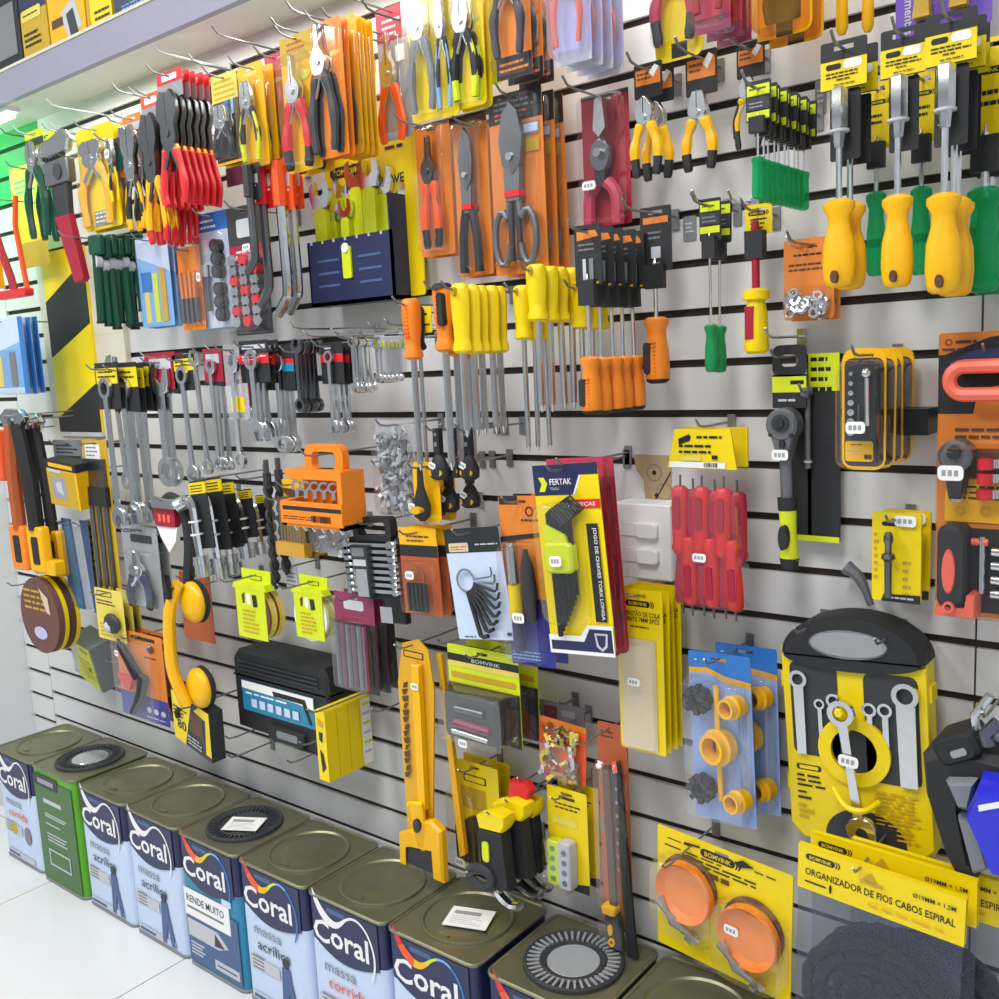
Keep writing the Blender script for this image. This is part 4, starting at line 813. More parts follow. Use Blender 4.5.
# ------------------------------------------------------------------ left column below the stripes
card('blue blister card of small tools, far left trio', 'tool pack', (-14, 318, 26, 394), .16, 'sky', [('p', [(0, 0), (1, 0), (1, .3), (0, .5)], 'pale_blue'), ('r', 0, .92, 1, 1, 'pale_blue'), ('r', .25, .5, .4, .9, 'pale_yellow'), ('r', .6, .45, .75, .9, 'grey'), ('r', .9, 0, 1, 1, 'blue')], bub=(.1, .4, .9, .95, .015), n=3, dy=.022, name='tool_pack')
def bolt_cutter(label, px, d, col):
    W, H, loc = span(*px, d); t = thing('bolt_cutter', label, 'bolt cutter', loc, None, (0, -.03, 0))
    b = MB(); b.prism([(-W * .15, 0), (W * .3, -H * .01), (W * .45, -H * .06), (W * .2, -H * .13), (-W * .25, -H * .12), (-W * .4, -H * .05)], -.012, .004, 'chrome', bev=.003); b.cyl((0, -.016, -H * .08), (0, .004, -H * .08), .012, 'dark_steel'); b.build('blades', t)
    for s in (-1, 1):
        b = MB(); b.tube([(s * W * .1, -.004, -H * .1), (s * W * .24, -.004, -H * .4), (s * W * .26, -.004, -H * .74)], W * .11, col if s < 0 else 'soft_black', 8); o = b.build('arm', t)
        b = MB(); b.prism(rrect(s * W * .3 - W * .24, s * W * .3 + W * .24, -H, -H * .72, .008), -.016, .008, 'amber' if s > 0 else 'orange', bev=.004); b.prism(rrect(s * W * .3 - W * .1, s * W * .3 + W * .1, -H * .95, -H * .78, .006), -.018, -.016, 'soft_black'); b.build('grip', o)
    hook(loc.x, loc.z - .02, d + .05, 'wire hook holding the ' + label)
bolt_cutter('front bolt cutter with rusty arm and orange grips', (8, 408, 38, 568), .2, 'rust')
bolt_cutter('rear bolt cutter with black arms and orange grips', (28, 412, 54, 572), .15, 'soft_black')
W, H, loc = span(-14, 430, 4, 480, .2); b = MB(); b.prism(rrect(-W / 2, W / 2, -H, 0, .008), -.01, .01, 'red_orange', bev=.004); o = b.build('hand_tool'); o.location = loc; tag(o, 'orange tool handle cut off by the left frame edge', 'tool'); hook(loc.x, loc.z - .005, .24, 'wire hook of the orange handle at left frame edge')
# boxed part
W, H, loc = span(50, 470, 76, 508, .2); D = .05; t = thing('parts_box', 'small yellow and black box on a hook, machine picture', 'box', loc, None, (.1, .1, .06))
b = MB(); b.box(-W / 2, W / 2, 0, D, -H, 0, 'amber'); deco(b, W, H, [('r', .0, .05, .93, 1, 'ochre'), ('r', .12, .22, .6, .8, 'mid_grey'), ('p', [(.25, .4), (.45, .32), (.5, .7), (.3, .6)], 'pale_grey')]); b.build('carton', t, smooth=False)
b = MB(); b.box(-W / 2 - .001, W / 2 + .001, -.001, D, -.001, .022, 'soft_black'); deco(b, W, .022, [('r', .1, -.7, .9, -.2, 'amber'), ('r', .05, .1, .5, .5, 'pale_grey')], -.001); b.build('lid', t, smooth=False)
hook(loc.x, loc.z - .01, .2, 'wire hook under the lid of the small yellow box')
card('dark pack behind the yellow box, pale lettering', 'tool pack', (54, 440, 82, 468), .12, 'grey', [('r', .1, .55, .95, .85, 'charcoal'), ('t', .5, .8, .16, 'VONDER', 'pale_grey', .8), ('l', .1, .9, .2, 3, .12, 'charcoal')], name='tool_pack')
def rods(t, W, H):
    for k in range(5):
        x = -W * .3 + k * W * .15; b = MB(); b.cyl((x, -.006 + .004 * (k % 2), -H * .25), (x, -.006 + .004 * (k % 2), -H), .006, 'brass' if k % 2 else 'dark_steel', n=8)
        b.build('rod', t)
    b = MB(); b.box(-W * .45, W * .45, -.014, -.001, -H * .42, -H * .3, 'soft_black'); b.box(-W * .4, W * .4, -.01, -.001, -H * .3, -H * .12, 'dark_steel'); b.build('holder', t)
card('long brassy rods in a black holder, white label', 'rod set', (90, 440, 114, 592), .15, 'ochre', [('r', .1, .03, .7, .12, 'white'), ('l', .15, .6, .05, 3, .025, 'grey')], tool=rods, name='rod_set')
card('narrow blue clear pack under the yellow box', 'tool pack', (66, 520, 92, 608), .14, 'steel_blue', [('p', [(.4, 0), (.7, 0), (.9, 1), (.6, 1)], 'pale_grey'), ('p', [(.1, .1), (.3, 0), (.5, 1), (.3, 1)], 'teal')], bub=(.05, .08, .95, .97, .012), bm='clear_smoke', name='tool_pack')
card('narrow yellow pack left of the long brassy rods', 'tool pack', (88, 522, 104, 600), .12, 'ochre', [('l', .1, .9, .1, 6, .1, 'brown')], bub=(.1, .1, .9, .95, .012), name='tool_pack')
def grip_pliers(t, W, H):
    pliers(t, 0, -H * .28, W * .7, H * .72, -.014, 'long', 'navy', 'soft_black', None, .45, 1., fat=1.2, metal='chrome')
card('grey pack with dark blue handled pliers, angled jaws', 'pliers', (125, 527, 160, 606), .18, 'mid_grey', [('rr', .25, .1, .85, .2, 'charcoal', .005), ('l', .1, .6, .05, 1, .04, 'charcoal'), ('r', .45, .95, .65, 1, 'sky')], tool=grip_pliers, bub=(.06, .28, .95, .98, .025), n=2, dy=.028)
W, H, loc = span(163, 498, 194, 590, .19); t = thing('multi_wrench', 'black oversized wrench in a red and white shield card', 'wrench', loc)
b = MB(); b.prism(rrect(-W * .45, W * .2, -H * .3, -H * .08, .01), -.02, -.004, 'dark_red'); deco(b, W, H, [('r', .18, .17, .26, .25, 'coral'), ('r', .33, .17, .41, .25, 'coral'), ('r', .48, .17, .56, .25, 'coral')], -.02); b.prism([(-W * .45, -H * .3), (W * .2, -H * .3), (W * .12, -H * .45), (-W * .12, -H * .58), (-W * .35, -H * .42)], -.016, -.004, 'paper'); b.build('shield_card', t)
b = MB(); b.tube(curve([(-W * .4, -.004, -H * .16), (-W * .1, -.004, -H * .02), (W * .3, -.004, -H * .1), (W * .42, -.004, -H * .45), (W * .2, -.004, -H * .98)], 5), [W * .14] * 20 + [W * .2], 'soft_black', 8, fl=(1, .6)); b.build('handle', t)
b = MB(); b.prism(rrect(-W * .42, W * .36, -H * .1, 0, .006), -.03, -.006, 'chrome', bev=.003); b.build('jaw', t)
hook(loc.x, loc.z - .004, .24, 'wire hook holding the black oversized wrench')
def lsocket(label, px, d, tagged=True):
    W, H, loc = span(*px, d); t = thing('angled_socket_wrench', label, 'socket wrench', loc, 'angled socket wrenches left of the drill bits', (0, -.12, 0))
    r = min(W * .26, .0135)
    b = MB(); b.tube(curve([(-W * .34, -.02, -H * .08), (-W * .1, -.02, -H * .02), (W * .12, -.02, -H * .1), (W * .12, -.02, -H * .5), (W * .12, -.02, -H * .76)], 4), r * .75, 'chrome', 8); b.build('shaft', t)
    b = MB(); b.cyl((W * .12, -.02, -H * .74), (W * .12, -.02, -H), r * 1.35, 'steel', n=10); b.cyl((W * .12, -.02, -H * .8), (W * .12, -.02, -H * .84), r * 1.45, 'chrome', n=10); b.build('socket', t)
    b = MB(); b.cyl((-W * .42, -.03, -H * .11), (-W * .3, -.01, -H * .06), r * 1.3, 'steel', n=10); b.build('angled_head', t)
    b = MB(); b.prism(rrect(-W * .05, W * .55, -H * .66, H * .18, .004), -.008, -.005, 'soft_black'); b.prism(rrect(-W * .06, W * .56, H * .02, H * .16, .002), -.0095, -.006, 'yellow')
    for q in range(3): b.box(-W * .0, W * .45, -.0099, -.0095, H * (.045 + .035 * q), H * (.057 + .035 * q), 'black')
    for z in (.3, .46): b.cyl((W * .12, -.02, -H * z), (W * .12, -.02, -H * z - .004), r * 1.1, 'white', n=8)
    b.build('tag', t)
lsocket('leftmost chrome angled socket wrench, no gap beside the black wrench', (186, 496, 212, 574), .2)
lsocket('second chrome angled socket wrench from the black wrench', (203, 494, 228, 577), .163)
lsocket('third chrome angled socket wrench, big hex end', (216, 496, 240, 572), .127)
lsocket('smaller angled socket wrench hanging apart, yellow tag', (236, 500, 256, 556), .095)
lsocket('smallest angled socket wrench beside the drill bits', (254, 504, 270, 552), .055)
for x, nm in ((196, 'first'), (243, 'second')):
    p = at(x, 482, .2); hook(p.x, p.z + .005, .22, 'wire hook over the ' + nm + ' angled socket wrench tag')
def sds(label, px, d):
    W, H, loc = span(*px, d); t = thing('masonry_drill_bit', label, 'drill bit', loc, 'masonry drill bits')
    b = MB(); b.cyl((0, 0, 0), (0, 0, -H * .12), .006, 'dark_steel', n=8); b.cyl((0, 0, -H * .1), (0, 0, -H * .22), .009, 'charcoal', n=8); b.build('shank', t)
    b = MB()
    for k in range(2): b.tube([(.0065 * math.cos(i * .7 + k * PI), .0065 * math.sin(i * .7 + k * PI), -H * (.2 + .78 * i / 36)) for i in range(37)], .0055, 'soft_black', 6)
    b.cyl((0, 0, -H * .2), (0, 0, -H), .004, 'charcoal', n=6); b.build('flute', t)
sds('left black spiral masonry drill bit', (266, 460, 276, 588), .17); sds('right black spiral masonry drill bit', (277, 458, 287, 574), .15)
p = at(272, 500, .2); hook(p.x, p.z, .22, 'wire hook holding the black spiral drill bits')
W, H, loc = span(286, 566, 297, 590, .14); b = MB(); b.prism(rrect(-W / 2, W / 2, -H, 0, .003), 0, .002, 'pale_grey'); deco(b, W, H, [('l', .1, .9, .3, 4, .16, 'grey')]); o = b.build('price_tag'); o.location = loc; tag(o, 'crumpled white tag at the drill bit tips', 'price tag')
def bits(t, W, H):
    b = MB()
    for k in range(8): x = -W * .36 + k * W * .1; b.cyl((x, -.012, -H * .3), (x, -.012, -H * .84), .0022 + .0004 * k, 'brass', n=6)
    b.build('drill_bits', t)
    b = MB(); b.box(-W * .45, W * .45, -.024, -.002, -H * .97, -H * .8, 'gold'); b.build('holder_bar', t)
card('amber drill bit set pack beside the black drill bits', 'drill set', (281, 480, 312, 556), .15, 'ochre', [('r', 0, 0, 1, .12, 'amber'), ('p', [(0, .1), (1, .14), (1, .3), (.3, .22)], 'brown'), ('r', 0, .3, 1, 1, 'brown')], tool=bits, bub=(.03, .2, .97, .98, .027), n=2, dy=.035, name='drill_bit_set')
# orange wrench holder
W, H, loc = span(299, 444, 362, 524, .17); D = .05; t = thing('wrench_holder', 'orange plastic carry holder with a row of chrome wrenches', 'wrench set', loc)
b = MB(); h = H
po = rrect(-W * .3, W * .3, -h * .36, 0, .02, 4); pi = rrect(-W * .19, W * .19, -h * .3, -h * .09, .012, 4); b.ring(po, pi, -.012, .006, 'orange')
b.box(-W * .5, W * .44, -D * .7, .01, -h * .42, -h * .3, 'orange'); b.box(-W * .4, W * .44, -.004, .012, -h * .95, -h * .4, 'orange'); b.box(W * .4, W * .47, -D, .012, -h, -h * .3, 'orange')
b.box(-W * .5, W * .47, -D - .004, -D, -h * .96, -h * .68, 'orange'); b.box(-W * .5, W * .47, -D, .012, -h, -h * .94, 'orange'); b.box(-W * .5, -W * .44, -D, .012, -h, -h * .68, 'orange')
b.build('holder', t, smooth=False)
b = MB(); deco(b, W, h, [('r', .04, .74, .96, .79, 'soft_black'), ('l', .04, .5, .87, 2, .03, 'brown'), ('code', .5, .84, .8, .92)], -D - .004); b.build('printed_label', t)
for k in range(6):
    x = -W * .36 + k * W * .145; s = MB(); wrench_pts(s, h * .62, .024, 'chrome', 0, Tz(x, -D * .6, -h * .44, 0, .0, .9), True, .007); s.build('wrench', t)
hook(loc.x, loc.z - .02, .24, 'wire hook through the handle of the orange wrench holder')
def chunks(n, m, r=.012):
    def f(t, W, H):
        b = MB()
        for k in range(n):
            x, z = RND.uniform(-.4, .4) * W, -H * RND.uniform(.12, .95); T = Tz(x, -.006 + RND.uniform(-.008, .002), z, RND.uniform(0, 3), RND.uniform(0, 3), RND.uniform(0, 3)); q = r * RND.uniform(.5, 1)
            b.box(-q, q, -q * .35, q * .35, -q * .3, q * .3, RND.choice(m), T=T)
        o = b.build('loose_pieces', t); o['kind'] = 'stuff'
    return f
card('clear pouch under the orange wrench holder, chrome wrenches inside', 'wrench set', (306, 522, 350, 552), .13, 'pale_grey', [], tool=chunks(20, ['steel', 'chrome']), bub=(.02, .04, .98, .98, .022), bm='clear_milky', name='clear_pouch')
card('clear bag of small grey fixings', 'bag of fixings', (378, 420, 416, 516), .14, 'clear_milky', [], tool=chunks(150, ['pale_grey', 'mid_grey', 'grey', 'steel']), bub=(.02, .04, .98, .98, .02), name='fixings_bag', slot=True)
b = MB(); W, H, loc = span(382, 466, 390, 514, .1); b.tube([(-W * .3, 0, 0), (W * .3, 0, -H)], .004, 'soft_black', 6); o = b.build('black_rod'); o.location = loc; tag(o, 'thin black rod beside the clear bag of fixings', 'rod'); hook(loc.x - W * .3, loc.z, .13, 'wire hook of the thin black rod')
# stubby drivers
card('yellow carded stubby screwdriver below the orange blades', 'screwdriver', (414, 462, 440, 522), .17, 'amber', [('e', .5, .9, .4, .07, 'yellow')], tool=lambda t, W, H: (lambda b: (b.lathe([(0, .006), (.012, .007), (H * .3, W * .12), (H * .62, W * .3), (H * .8, W * .27), (H * .88, W * .1)], 'soft_black', (0, -.016, -H * .08), (0, 0, -1), 10, sy=.6), b.prism(ell(0, -H * .76, W * .2, H * .06), -.036, -.02, 'gold'), b.build('stubby_driver', t)))(MB()), n=2, dy=.04, stick=(.35, .7, .03, .016, .012), r=.01)
def stub(label, px, d, n=1):
    W, H, loc = span(*px, d); t = thing('stubby_screwdriver', label, 'screwdriver', loc)
    b = MB(); b.box(-W * .16, W * .16, -.012, .0, -H * .48, 0, 'soft_black'); b.box(-W * .07, W * .07, -.014, -.012, -H * .14, -H * .08, 'grey'); b.box(-W * .07, W * .07, -.014, -.012, -H * .34, -H * .26, 'grey'); b.build('bit_clip', t)
    b = MB(); b.lathe([(0, W * .14), (H * .1, W * .3), (H * .28, W * .48), (H * .45, W * .46), (H * .5, W * .3)], 'soft_black', (0, -.006, -H * .48), (0, 0, -1), 12, sy=.7); b.prism(ell(0, -H * .84, W * .34, H * .08), -W * .42, -W * .3, 'gold'); h = b.build('handle', t)
    sticker(t, -W * .12, -H * .7, -W * .36 - .004, .016, .012, .4)
    hook(loc.x, loc.z - .004, d + .04, 'wire hook holding the ' + label)
    row(t, n, .03)
stub('black stubby screwdriver, upper left of the black group', (432, 428, 450, 480), .17); stub('black stubby screwdriver, upper middle of the black group', (449, 428, 464, 478), .15); stub('black stubby screwdriver, upper right of the black group', (462, 428, 480, 480), .16)
stub('black stubby screwdriver, lower left of the black group', (442, 462, 460, 512), .13); stub('black stubby screwdriver, lower right of the black group', (463, 460, 481, 508), .12)
# black wrench rack
W, H, loc = span(352, 516, 404, 620, .15); t = thing('wrench_rack', 'black plastic rack of chrome open end wrenches', 'wrench set', loc, None, (0, -.06, 0))
b = MB(); b.ring(rrect(-W * .3, W * .42, -H * .22, 0, .012, 4), rrect(-W * .2, W * .32, -H * .17, -H * .05, .008, 4), -.02, .0, 'soft_black')
b.prism([(-W * .48, -H * .2), (W * .5, -H * .2), (W * .46, -H), (W * .12, -H), (W * .1, -H * .78), (-W * .2, -H * .78)], -.012, .004, 'soft_black', bev=.003); b.prism([(-W * .34, -H * .26), (W * .0, -H * .26), (-W * .02, -H * .76), (-W * .22, -H * .76)], -.03, -.01, 'charcoal', bev=.003)
deco(b, W, H, [('r', .2, .28, .44, .36, 'grey'), ('r', .22, .39, .46, .45, 'pale_grey'), ('r', .25, .48, .46, .74, 'mid_grey'), ('r', .64, .82, .86, .97, 'mid_grey')], -.03); b.build('rack', t)
for k in range(8):
    s = MB(); x = W * .28; z = -H * (.26 + .062 * k); w_ = .022 - .001 * k
    s.prism([(-W * .5, z - .003), (W * .5, z - .003), (W * .5, z + .004), (-W * .5, z + .004)], -.022, -.014, 'steel'); s.prism(ell(W * .4, z, w_ * .6, w_ * .5, 12), -.026, -.012, 'chrome', bev=.002); s.prism([(-W * .5, z - w_ * .4), (-W * .44, z - w_ * .5), (-W * .4, z), (-W * .44, z + w_ * .5), (-W * .5, z + w_ * .4)], -.024, -.012, 'chrome'); s.build('wrench', t)
hook(loc.x, loc.z - .014, .2, 'wire hook through the handle of the black wrench rack')
def hexbits(t, W, H):
    b = MB()
    for k in range(5): b.cyl((-W * .22 + k * W * .11, -.014, -H * .62), (-W * .22 + k * W * .11, -.014, -H * .94), W * .045, 'soft_black', n=6)
    b.ring(ell(-W * .0, -H * .55, W * .2, W * .2, 16), ell(0, -H * .55, W * .17, W * .17, 16), -.012, -.009, 'brass'); b.build('bit_keys', t)
card('orange card with black bits on a wire ring', 'bit set', (401, 528, 438, 614), .17, 'card_orange', [('r', 0, 0, 1, .2, 'amber'), ('r', 0, .2, 1, .33, 'soft_black'), ('l', .2, .8, .1, 2, .05, 'brown'), ('r', 0, .33, 1, 1, 'rust')], tool=hexbits, bub=(.05, .36, .95, .98, .02), n=3, dy=.024, stick=(.42, .52, .02, .022, .016), name='bit_pack', roll=-.04)
def hexring(t, W, H):
    b = MB(); cx, cz = -W * .16, -H * .46; b.ring(ell(cx, cz, W * .17, W * .17, 24), ell(cx, cz, W * .14, W * .14, 24), -.009, -.005, 'chrome'); b.build('split_ring', t)
    for k in range(9):
        a = math.radians(5 - 10.5 * k); L = (.34 + .03 * k) * W; r = .0016 + .00035 * k
        ax, az = math.cos(a), math.sin(a); px_, pz_ = cx + ax * W * .15, cz + az * W * .15
        e = (px_ + ax * L, pz_ + az * L * 1.15); s = MB()
        s.tube([(px_, -.009 - .0003 * k, pz_), (e[0] - ax * .004, -.009, e[1] - az * .004), (e[0] - az * .006, -.009, e[1] + ax * .006), (e[0] - az * W * .13, -.009, e[1] + ax * W * .13)], r, 'soft_black' if k > 1 else 'dark_steel', 6); s.build('hex_key', t)
card('white card with black header and fanned hex keys', 'hex key set', (446, 528, 501, 638), .17, 'pale_blue', [('r', 0, 0, 1, .22, 'soft_black'), ('rr', .06, .13, .42, .21, 'cream', .003), ('l', .1, .38, .165, 2, .022, 'rust'), ('l', .55, .95, .15, 1, .03, 'pale_grey'), ('l', .12, .4, .975, 1, .02, 'black'), ('r', .9, .93, .98, .96, 'black')], tool=hexring, roll=-.12, name='hex_key_set', r=.002)
def solder(t, W, H):
    b = MB(); b.cyl((-W * .16, -.016, -H * .26), (-W * .16, -.016, -H * .5), W * .1, 'steel', n=10); b.cyl((-W * .16, -.016, -H * .51), (-W * .16, -.016, -H * .7), W * .13, 'yellow', n=12); b.cyl((-W * .16, -.016, -H * .7), (-W * .16, -.016, -H * .9), W * .11, 'navy', n=12); b.build('torch_body', t)
    b = MB(); b.tube([(W * .14, -.014, -H * .3), (W * .14, -.014, -H * .4), (W * .16, -.014, -H * .55), (W * .16, -.014, -H * .72)], [W * .04, W * .12, W * .15, W * .1], 'soft_black', 10); b.build('nozzle', t)
card('orange and deep blue blister with yellow banded tool', 'tool pack', (502, 496, 545, 664), .16, 'card_orange', [('r', 0, .6, 1, 1, 'deep_blue'), ('r', .02, .0, .45, .05, 'soft_black'), ('o', .7, .09, .09, 'soft_black'), ('l', .5, .95, .14, 1, .03, 'brown'), ('p', [(0, .24), (.9, .21), (.9, .235), (0, .27)], 'soft_black'), ('l', .05, .9, .92, 3, .02, 'sky')], tool=solder, bub=(.06, .26, .92, .97, .03), stick=(.5, .69, .03, .026, .018), n=2, dy=.04, roll=-.05, name='torch_pack')
def torx(t, W, H):
    b = MB(); b.prism(rrect(-W * .34, W * .1, -H * .56, -H * .4, .01), -.024, -.006, 'lime', bev=.004); b.prism([(-W * .3, -H * .3), (W * .0, -H * .36), (W * .06, -H * .42), (-W * .3, -H * .42)], -.02, -.006, 'lime'); b.build('key_holder', t)
    for k in range(9):
        s = MB(); x = -W * .26 + k * W * .042; L = H * (.9 - .028 * k); y = -.012 - .0008 * (k % 2)
        s.tube([(x, y, -L), (x, y, -H * .25 + .003 * k), (x + .004, y, -H * .235 + .003 * k), (x + W * .22, y, -H * (.265 + .006 * (8 - k) - .004 * k))], .0046 - .0003 * k, 'soft_black', 6); s.build('torx_key', t)
FT = [('p', [(0, 0), (1, 0), (1, .06), (.72, .06), (.6, .16), (0, .16)], 'navy'), ('p', [(.6, .16), (.72, .06), (.75, .06), (.63, .16)], 'white'), ('p', [(.08, .065), (.17, .065), (.22, .1), (.17, .14), (.08, .14), (.13, .1)], 'lime'), ('t', .43, .105, .032, 'FERTAK', 'white', .34), ('t', .33, .132, .014, 'TOOLS', 'pale_grey', .14),
      ('r', .55, .185, 1, .23, 'red'), ('t', .76, .218, .02, '9 PEÇAS', 'white', .34), ('r', .76, .31, .93, .82, 'soft_black'), ('v', .86, .57, .05, 'JOGO DE CHAVES TORX LONGA', 'white', .48, PI / 2),
      ('p', [(0, .9), (.5, .9), (.62, .84), (1, .84), (1, 1), (0, 1)], 'white'), ('p', [(.03, .93), (.55, .93), (.65, .86), (.98, .86), (.98, .98), (.03, .98)], 'navy'), ('p', [(.72, .88), (.92, .88), (.9, .95), (.82, .975), (.74, .95)], 'pale_grey'), ('p', [(.75, .89), (.89, .89), (.87, .94), (.82, .96), (.77, .94)], 'navy')]
card('yellow and navy torx key blister with FERTAK heading', 'hex key set', (536, 464, 600, 652), .2, 'yellow', FT, tool=torx, bub=(.05, .19, .74, .84, .028, .02), stick=(.38, .49, .027, .024, .018), roll=-.08, name='torx_key_set', r=.012, hk='yellow torx key blister')
card('red blister behind the yellow torx key set', 'hex key set', (550, 458, 606, 652), .175, 'dark_red', [('r', 0, 0, 1, .1, 'pink'), ('l', .7, .98, .3, 12, .05, 'plum')], bub=(.03, .02, .98, .98, .026), tool=torx, n=2, dy=.027, roll=-.07, name='hex_key_pack', r=.012)
# hole in the slat and outlet box card
b = MB(); W, H, loc = span(634, 455, 672, 505, .0005); b.prism([(-W * .5, 0), (W * .5, 0), (W * .48, -H), (-W * .2, -H), (-W * .24, -H * .5), (-W * .42, -H * .3)], -.0006, .0004, 'plywood'); b.ring(ell(W * .05, -H * .35, W * .2, W * .2, 18), ell(W * .05, -H * .35, W * .18, W * .18, 18), -.0012, -.0006, 'grey'); b.ring(ell(W * .3, -H * .72, W * .2, W * .2, 18), ell(W * .3, -H * .72, W * .18, W * .18, 18), -.0012, -.0006, 'grey')
b.prism([(-W * .02, -H * .98), (W * .48, -H * .3), (W * .5, -H * .33), (0, -H)], -.0012, -.0006, 'charcoal'); b.prism(ell(W * .05, -H * .35, .004), -.0014, -.0006, 'black'); b.prism(ell(W * .1, -H * .8, .004), -.0014, -.0006, 'black'); o = b.build('bare_patch'); o.location = loc; tag(o, 'bare wood patch with pencilled circles above the white plate', 'patch')
W, H, loc = span(615, 504, 671, 579, .055); t = thing('outlet_plate', 'large white wall plate with two white sockets', 'outlet', loc)
b = MB(); b.prism(rrect(-W / 2, W / 2, -H, 0, .003), 0, .054, 'white', bev=.002); b.build('plate', t)
for z in (.34, .68):
    b = MB(); b.prism(rrect(-W * .08, W * .3, -H * (z + .1), -H * (z - .1), .006), -.012, -.0004, 'white', bev=.003); b.prism(rrect(-W * .42, -W * .1, -H * (z + .09), -H * (z - .09), .003), -.003, -.0004, 'paper'); b.build('outlet_socket', t)
# red screwdriver bag
W, H, loc = span(676, 416, 744, 608, .09); t = thing('screwdriver_bag', 'clear bag of red screwdrivers under a yellow folded header', 'screwdriver set', loc)
b = MB(); b.prism([(-W * .38, -H * .06), (W * .42, -H * .06), (W * .5, -H * .26), (-W * .5, -H * .26)], -.024, -.02, 'yellow')
deco(b, W, H, [('p', [(.17, .11), (.33, .085), (.36, .1), (.34, .12), (.18, .14)], 'black'), ('l', .44, .85, .1, 1, .03, 'black'), ('l', .18, .8, .145, 2, .03, 'black'), ('r', .22, .195, .5, .22, 'pale_yellow'), ('r', .66, .19, .74, .21, 'black'), ('r', .04, .225, .85, .255, 'white'), ('code', .55, .228, .75, .25)], -.0245); b.build('header_card', t)
b = MB(); b.prism([(-W * .44, -H * .06), (W * .5, -H * .06), (W * .5, -H * .26), (-W * .46, -H * .26)], .016, .02, 'yellow'); b.build('rear_header', t)
b = MB(); shell(b, -W * .49, W * .49, -H, -H * .03, .042, .006, 'clear', .02); b.build('clear_bag', t)
def small(x, z, L, y, a=0., col='red'):
    s = MB(); T = Tz(x, y, z, 0, a + (PI if L < 0 else 0)); L = abs(L); s.lathe([(0, .009), (.006, .0145), (L * .3, .015), (L * .75, .0125), (L * .82, .0145), (L * .9, .009)], col, (0, 0, 0), (0, 0, -1), 10, sy=.8, T=T); s.prism(rrect(-.006, .006, -L * .55, -L * .12, .005), -.0128, -.008, 'dark_red', T=T); s.cyl((0, 0, 0), (0, 0, .018), .002, 'dark_steel', n=6, T=T); s.build('screwdriver', t)
for k in range(6): small(-W * .4 + k * W * .16, -H * (.36 + .02 * (k % 2)), H * .4, -.006 + .008 * (k % 2), .03 * (-1) ** k, 'dark_red' if k % 2 else 'red')
for k in range(6): small(-W * .4 + k * W * .16, -H * (.985), -H * .4, -.004 - .006 * (k % 2), .04 * (-1) ** k, 'red' if k % 2 else 'dark_red')
sticker(t, -W * .06, -H * .72, -.024, .024, .014); hook(loc.x, loc.z - .016, .13, 'wire hook holding the clear bag of red screwdrivers')
# torque ratchet on a yellow and black card
W, H, loc = span(774, 348, 835, 543, .05); t = thing('torque_wrench', 'grey torque wrench with black and yellow grip on dark card', 'torque wrench', loc)
b = MB(); b.prism(rrect(-W * .02, W * .5, -H * 1.0, -H * .03, .003), .02, .024, 'soft_black'); deco(b, W, H, [('r', .5, .03, 1, .22, 'lime'), ('l', .54, .9, .06, 4, .05, 'black'), ('r', .1, .97, 1, 1, 'lime')], .0195); b.prism(rrect(-W * .48, W * .04, -H * 1.0, -H * .25, .003), .02, .024, 'soft_black'); b.build('rear_card', t)
b = MB(); b.ring(rrect(-W * .5, W * .06, -H * .14, H * .02, .012, 3), rrect(-W * .36, -W * .08, -H * .09, -H * .03, .006, 3), -.004, -.001, 'soft_black'); b.prism(rrect(-W * .5, W * .06, -H * .3, -H * .13, .002), -.004, -.001, 'soft_black'); deco(b, W, H, [('r', 0, .14, .56, .22, 'lime'), ('r', .3, .16, .52, .18, 'black'), ('l', .1, .5, .26, 1, .03, 'pale_grey')], -.004); b.build('hang_tag', t)
b = MB(); cx = -W * .24
b.prism(ell(cx, -H * .38, W * .26, W * .27, 22), -.034, -.006, 'gunmetal', bev=.004); b.prism([(cx - W * .22, -H * .4), (cx + W * .22, -H * .4), (cx + W * .1, -H * .56), (cx - W * .08, -H * .56)], -.032, -.008, 'gunmetal', bev=.004)
b.cyl((cx, -.038, -H * .37), (cx, -.03, -H * .37), W * .14, 'charcoal', n=20); b.cyl((cx, -.042, -H * .37), (cx, -.03, -H * .37), W * .08, 'soft_black', n=16); b.prism(ell(cx + .002, -H * .475, W * .05, W * .07, 10), -.036, -.03, 'soft_black')
for s in (-1, 1): b.cyl((cx + s * W * .17, -.036, -H * .43), (cx + s * W * .17, -.03, -H * .43), W * .03, 'soft_black')
b.build('ratchet_head', t)
b = MB(); b.tube([(cx + W * .02, -.02, -H * .54), (cx + W * .04, -.02, -H * .78)], W * .1, 'gunmetal', 12, fl=(1, .8)); b.build('shaft', t)
b = MB(); b.tube([(cx + W * .04, -.02, -H * .77), (cx + W * .05, -.02, -H * .85), (cx + W * .06, -.02, -H * .95), (cx + W * .07, -.02, -H * 1.08), (cx + W * .07, -.02, -H * 1.12)], [W * .15, W * .14, W * .13, W * .16, W * .12], 'lime', 14, fl=(1, .85)); b.prism(ell(cx + W * .055, -H * .955, W * .075, H * .065, 16), -.044, -.03, 'soft_black'); g = b.build('grip', t)
b = MB(); b.tube([(cx + W * .04, -.02, -H * .755), (cx + W * .045, -.02, -H * .82)], [W * .155, W * .152], 'soft_black', 14, fl=(1, .87)); b.build('rubber_collar', g); b = MB(); b.tube([(cx + W * .07, -.02, -H * 1.07), (cx + W * .07, -.02, -H * 1.125)], [W * .165, W * .13], 'soft_black', 14, fl=(1, .87)); b.build('rubber_end', g)
sticker(t, cx, -H * .53, -.037, .026, .016); hook(loc.x + cx, loc.z - .012, .12, 'wire hook holding the grey torque wrench')
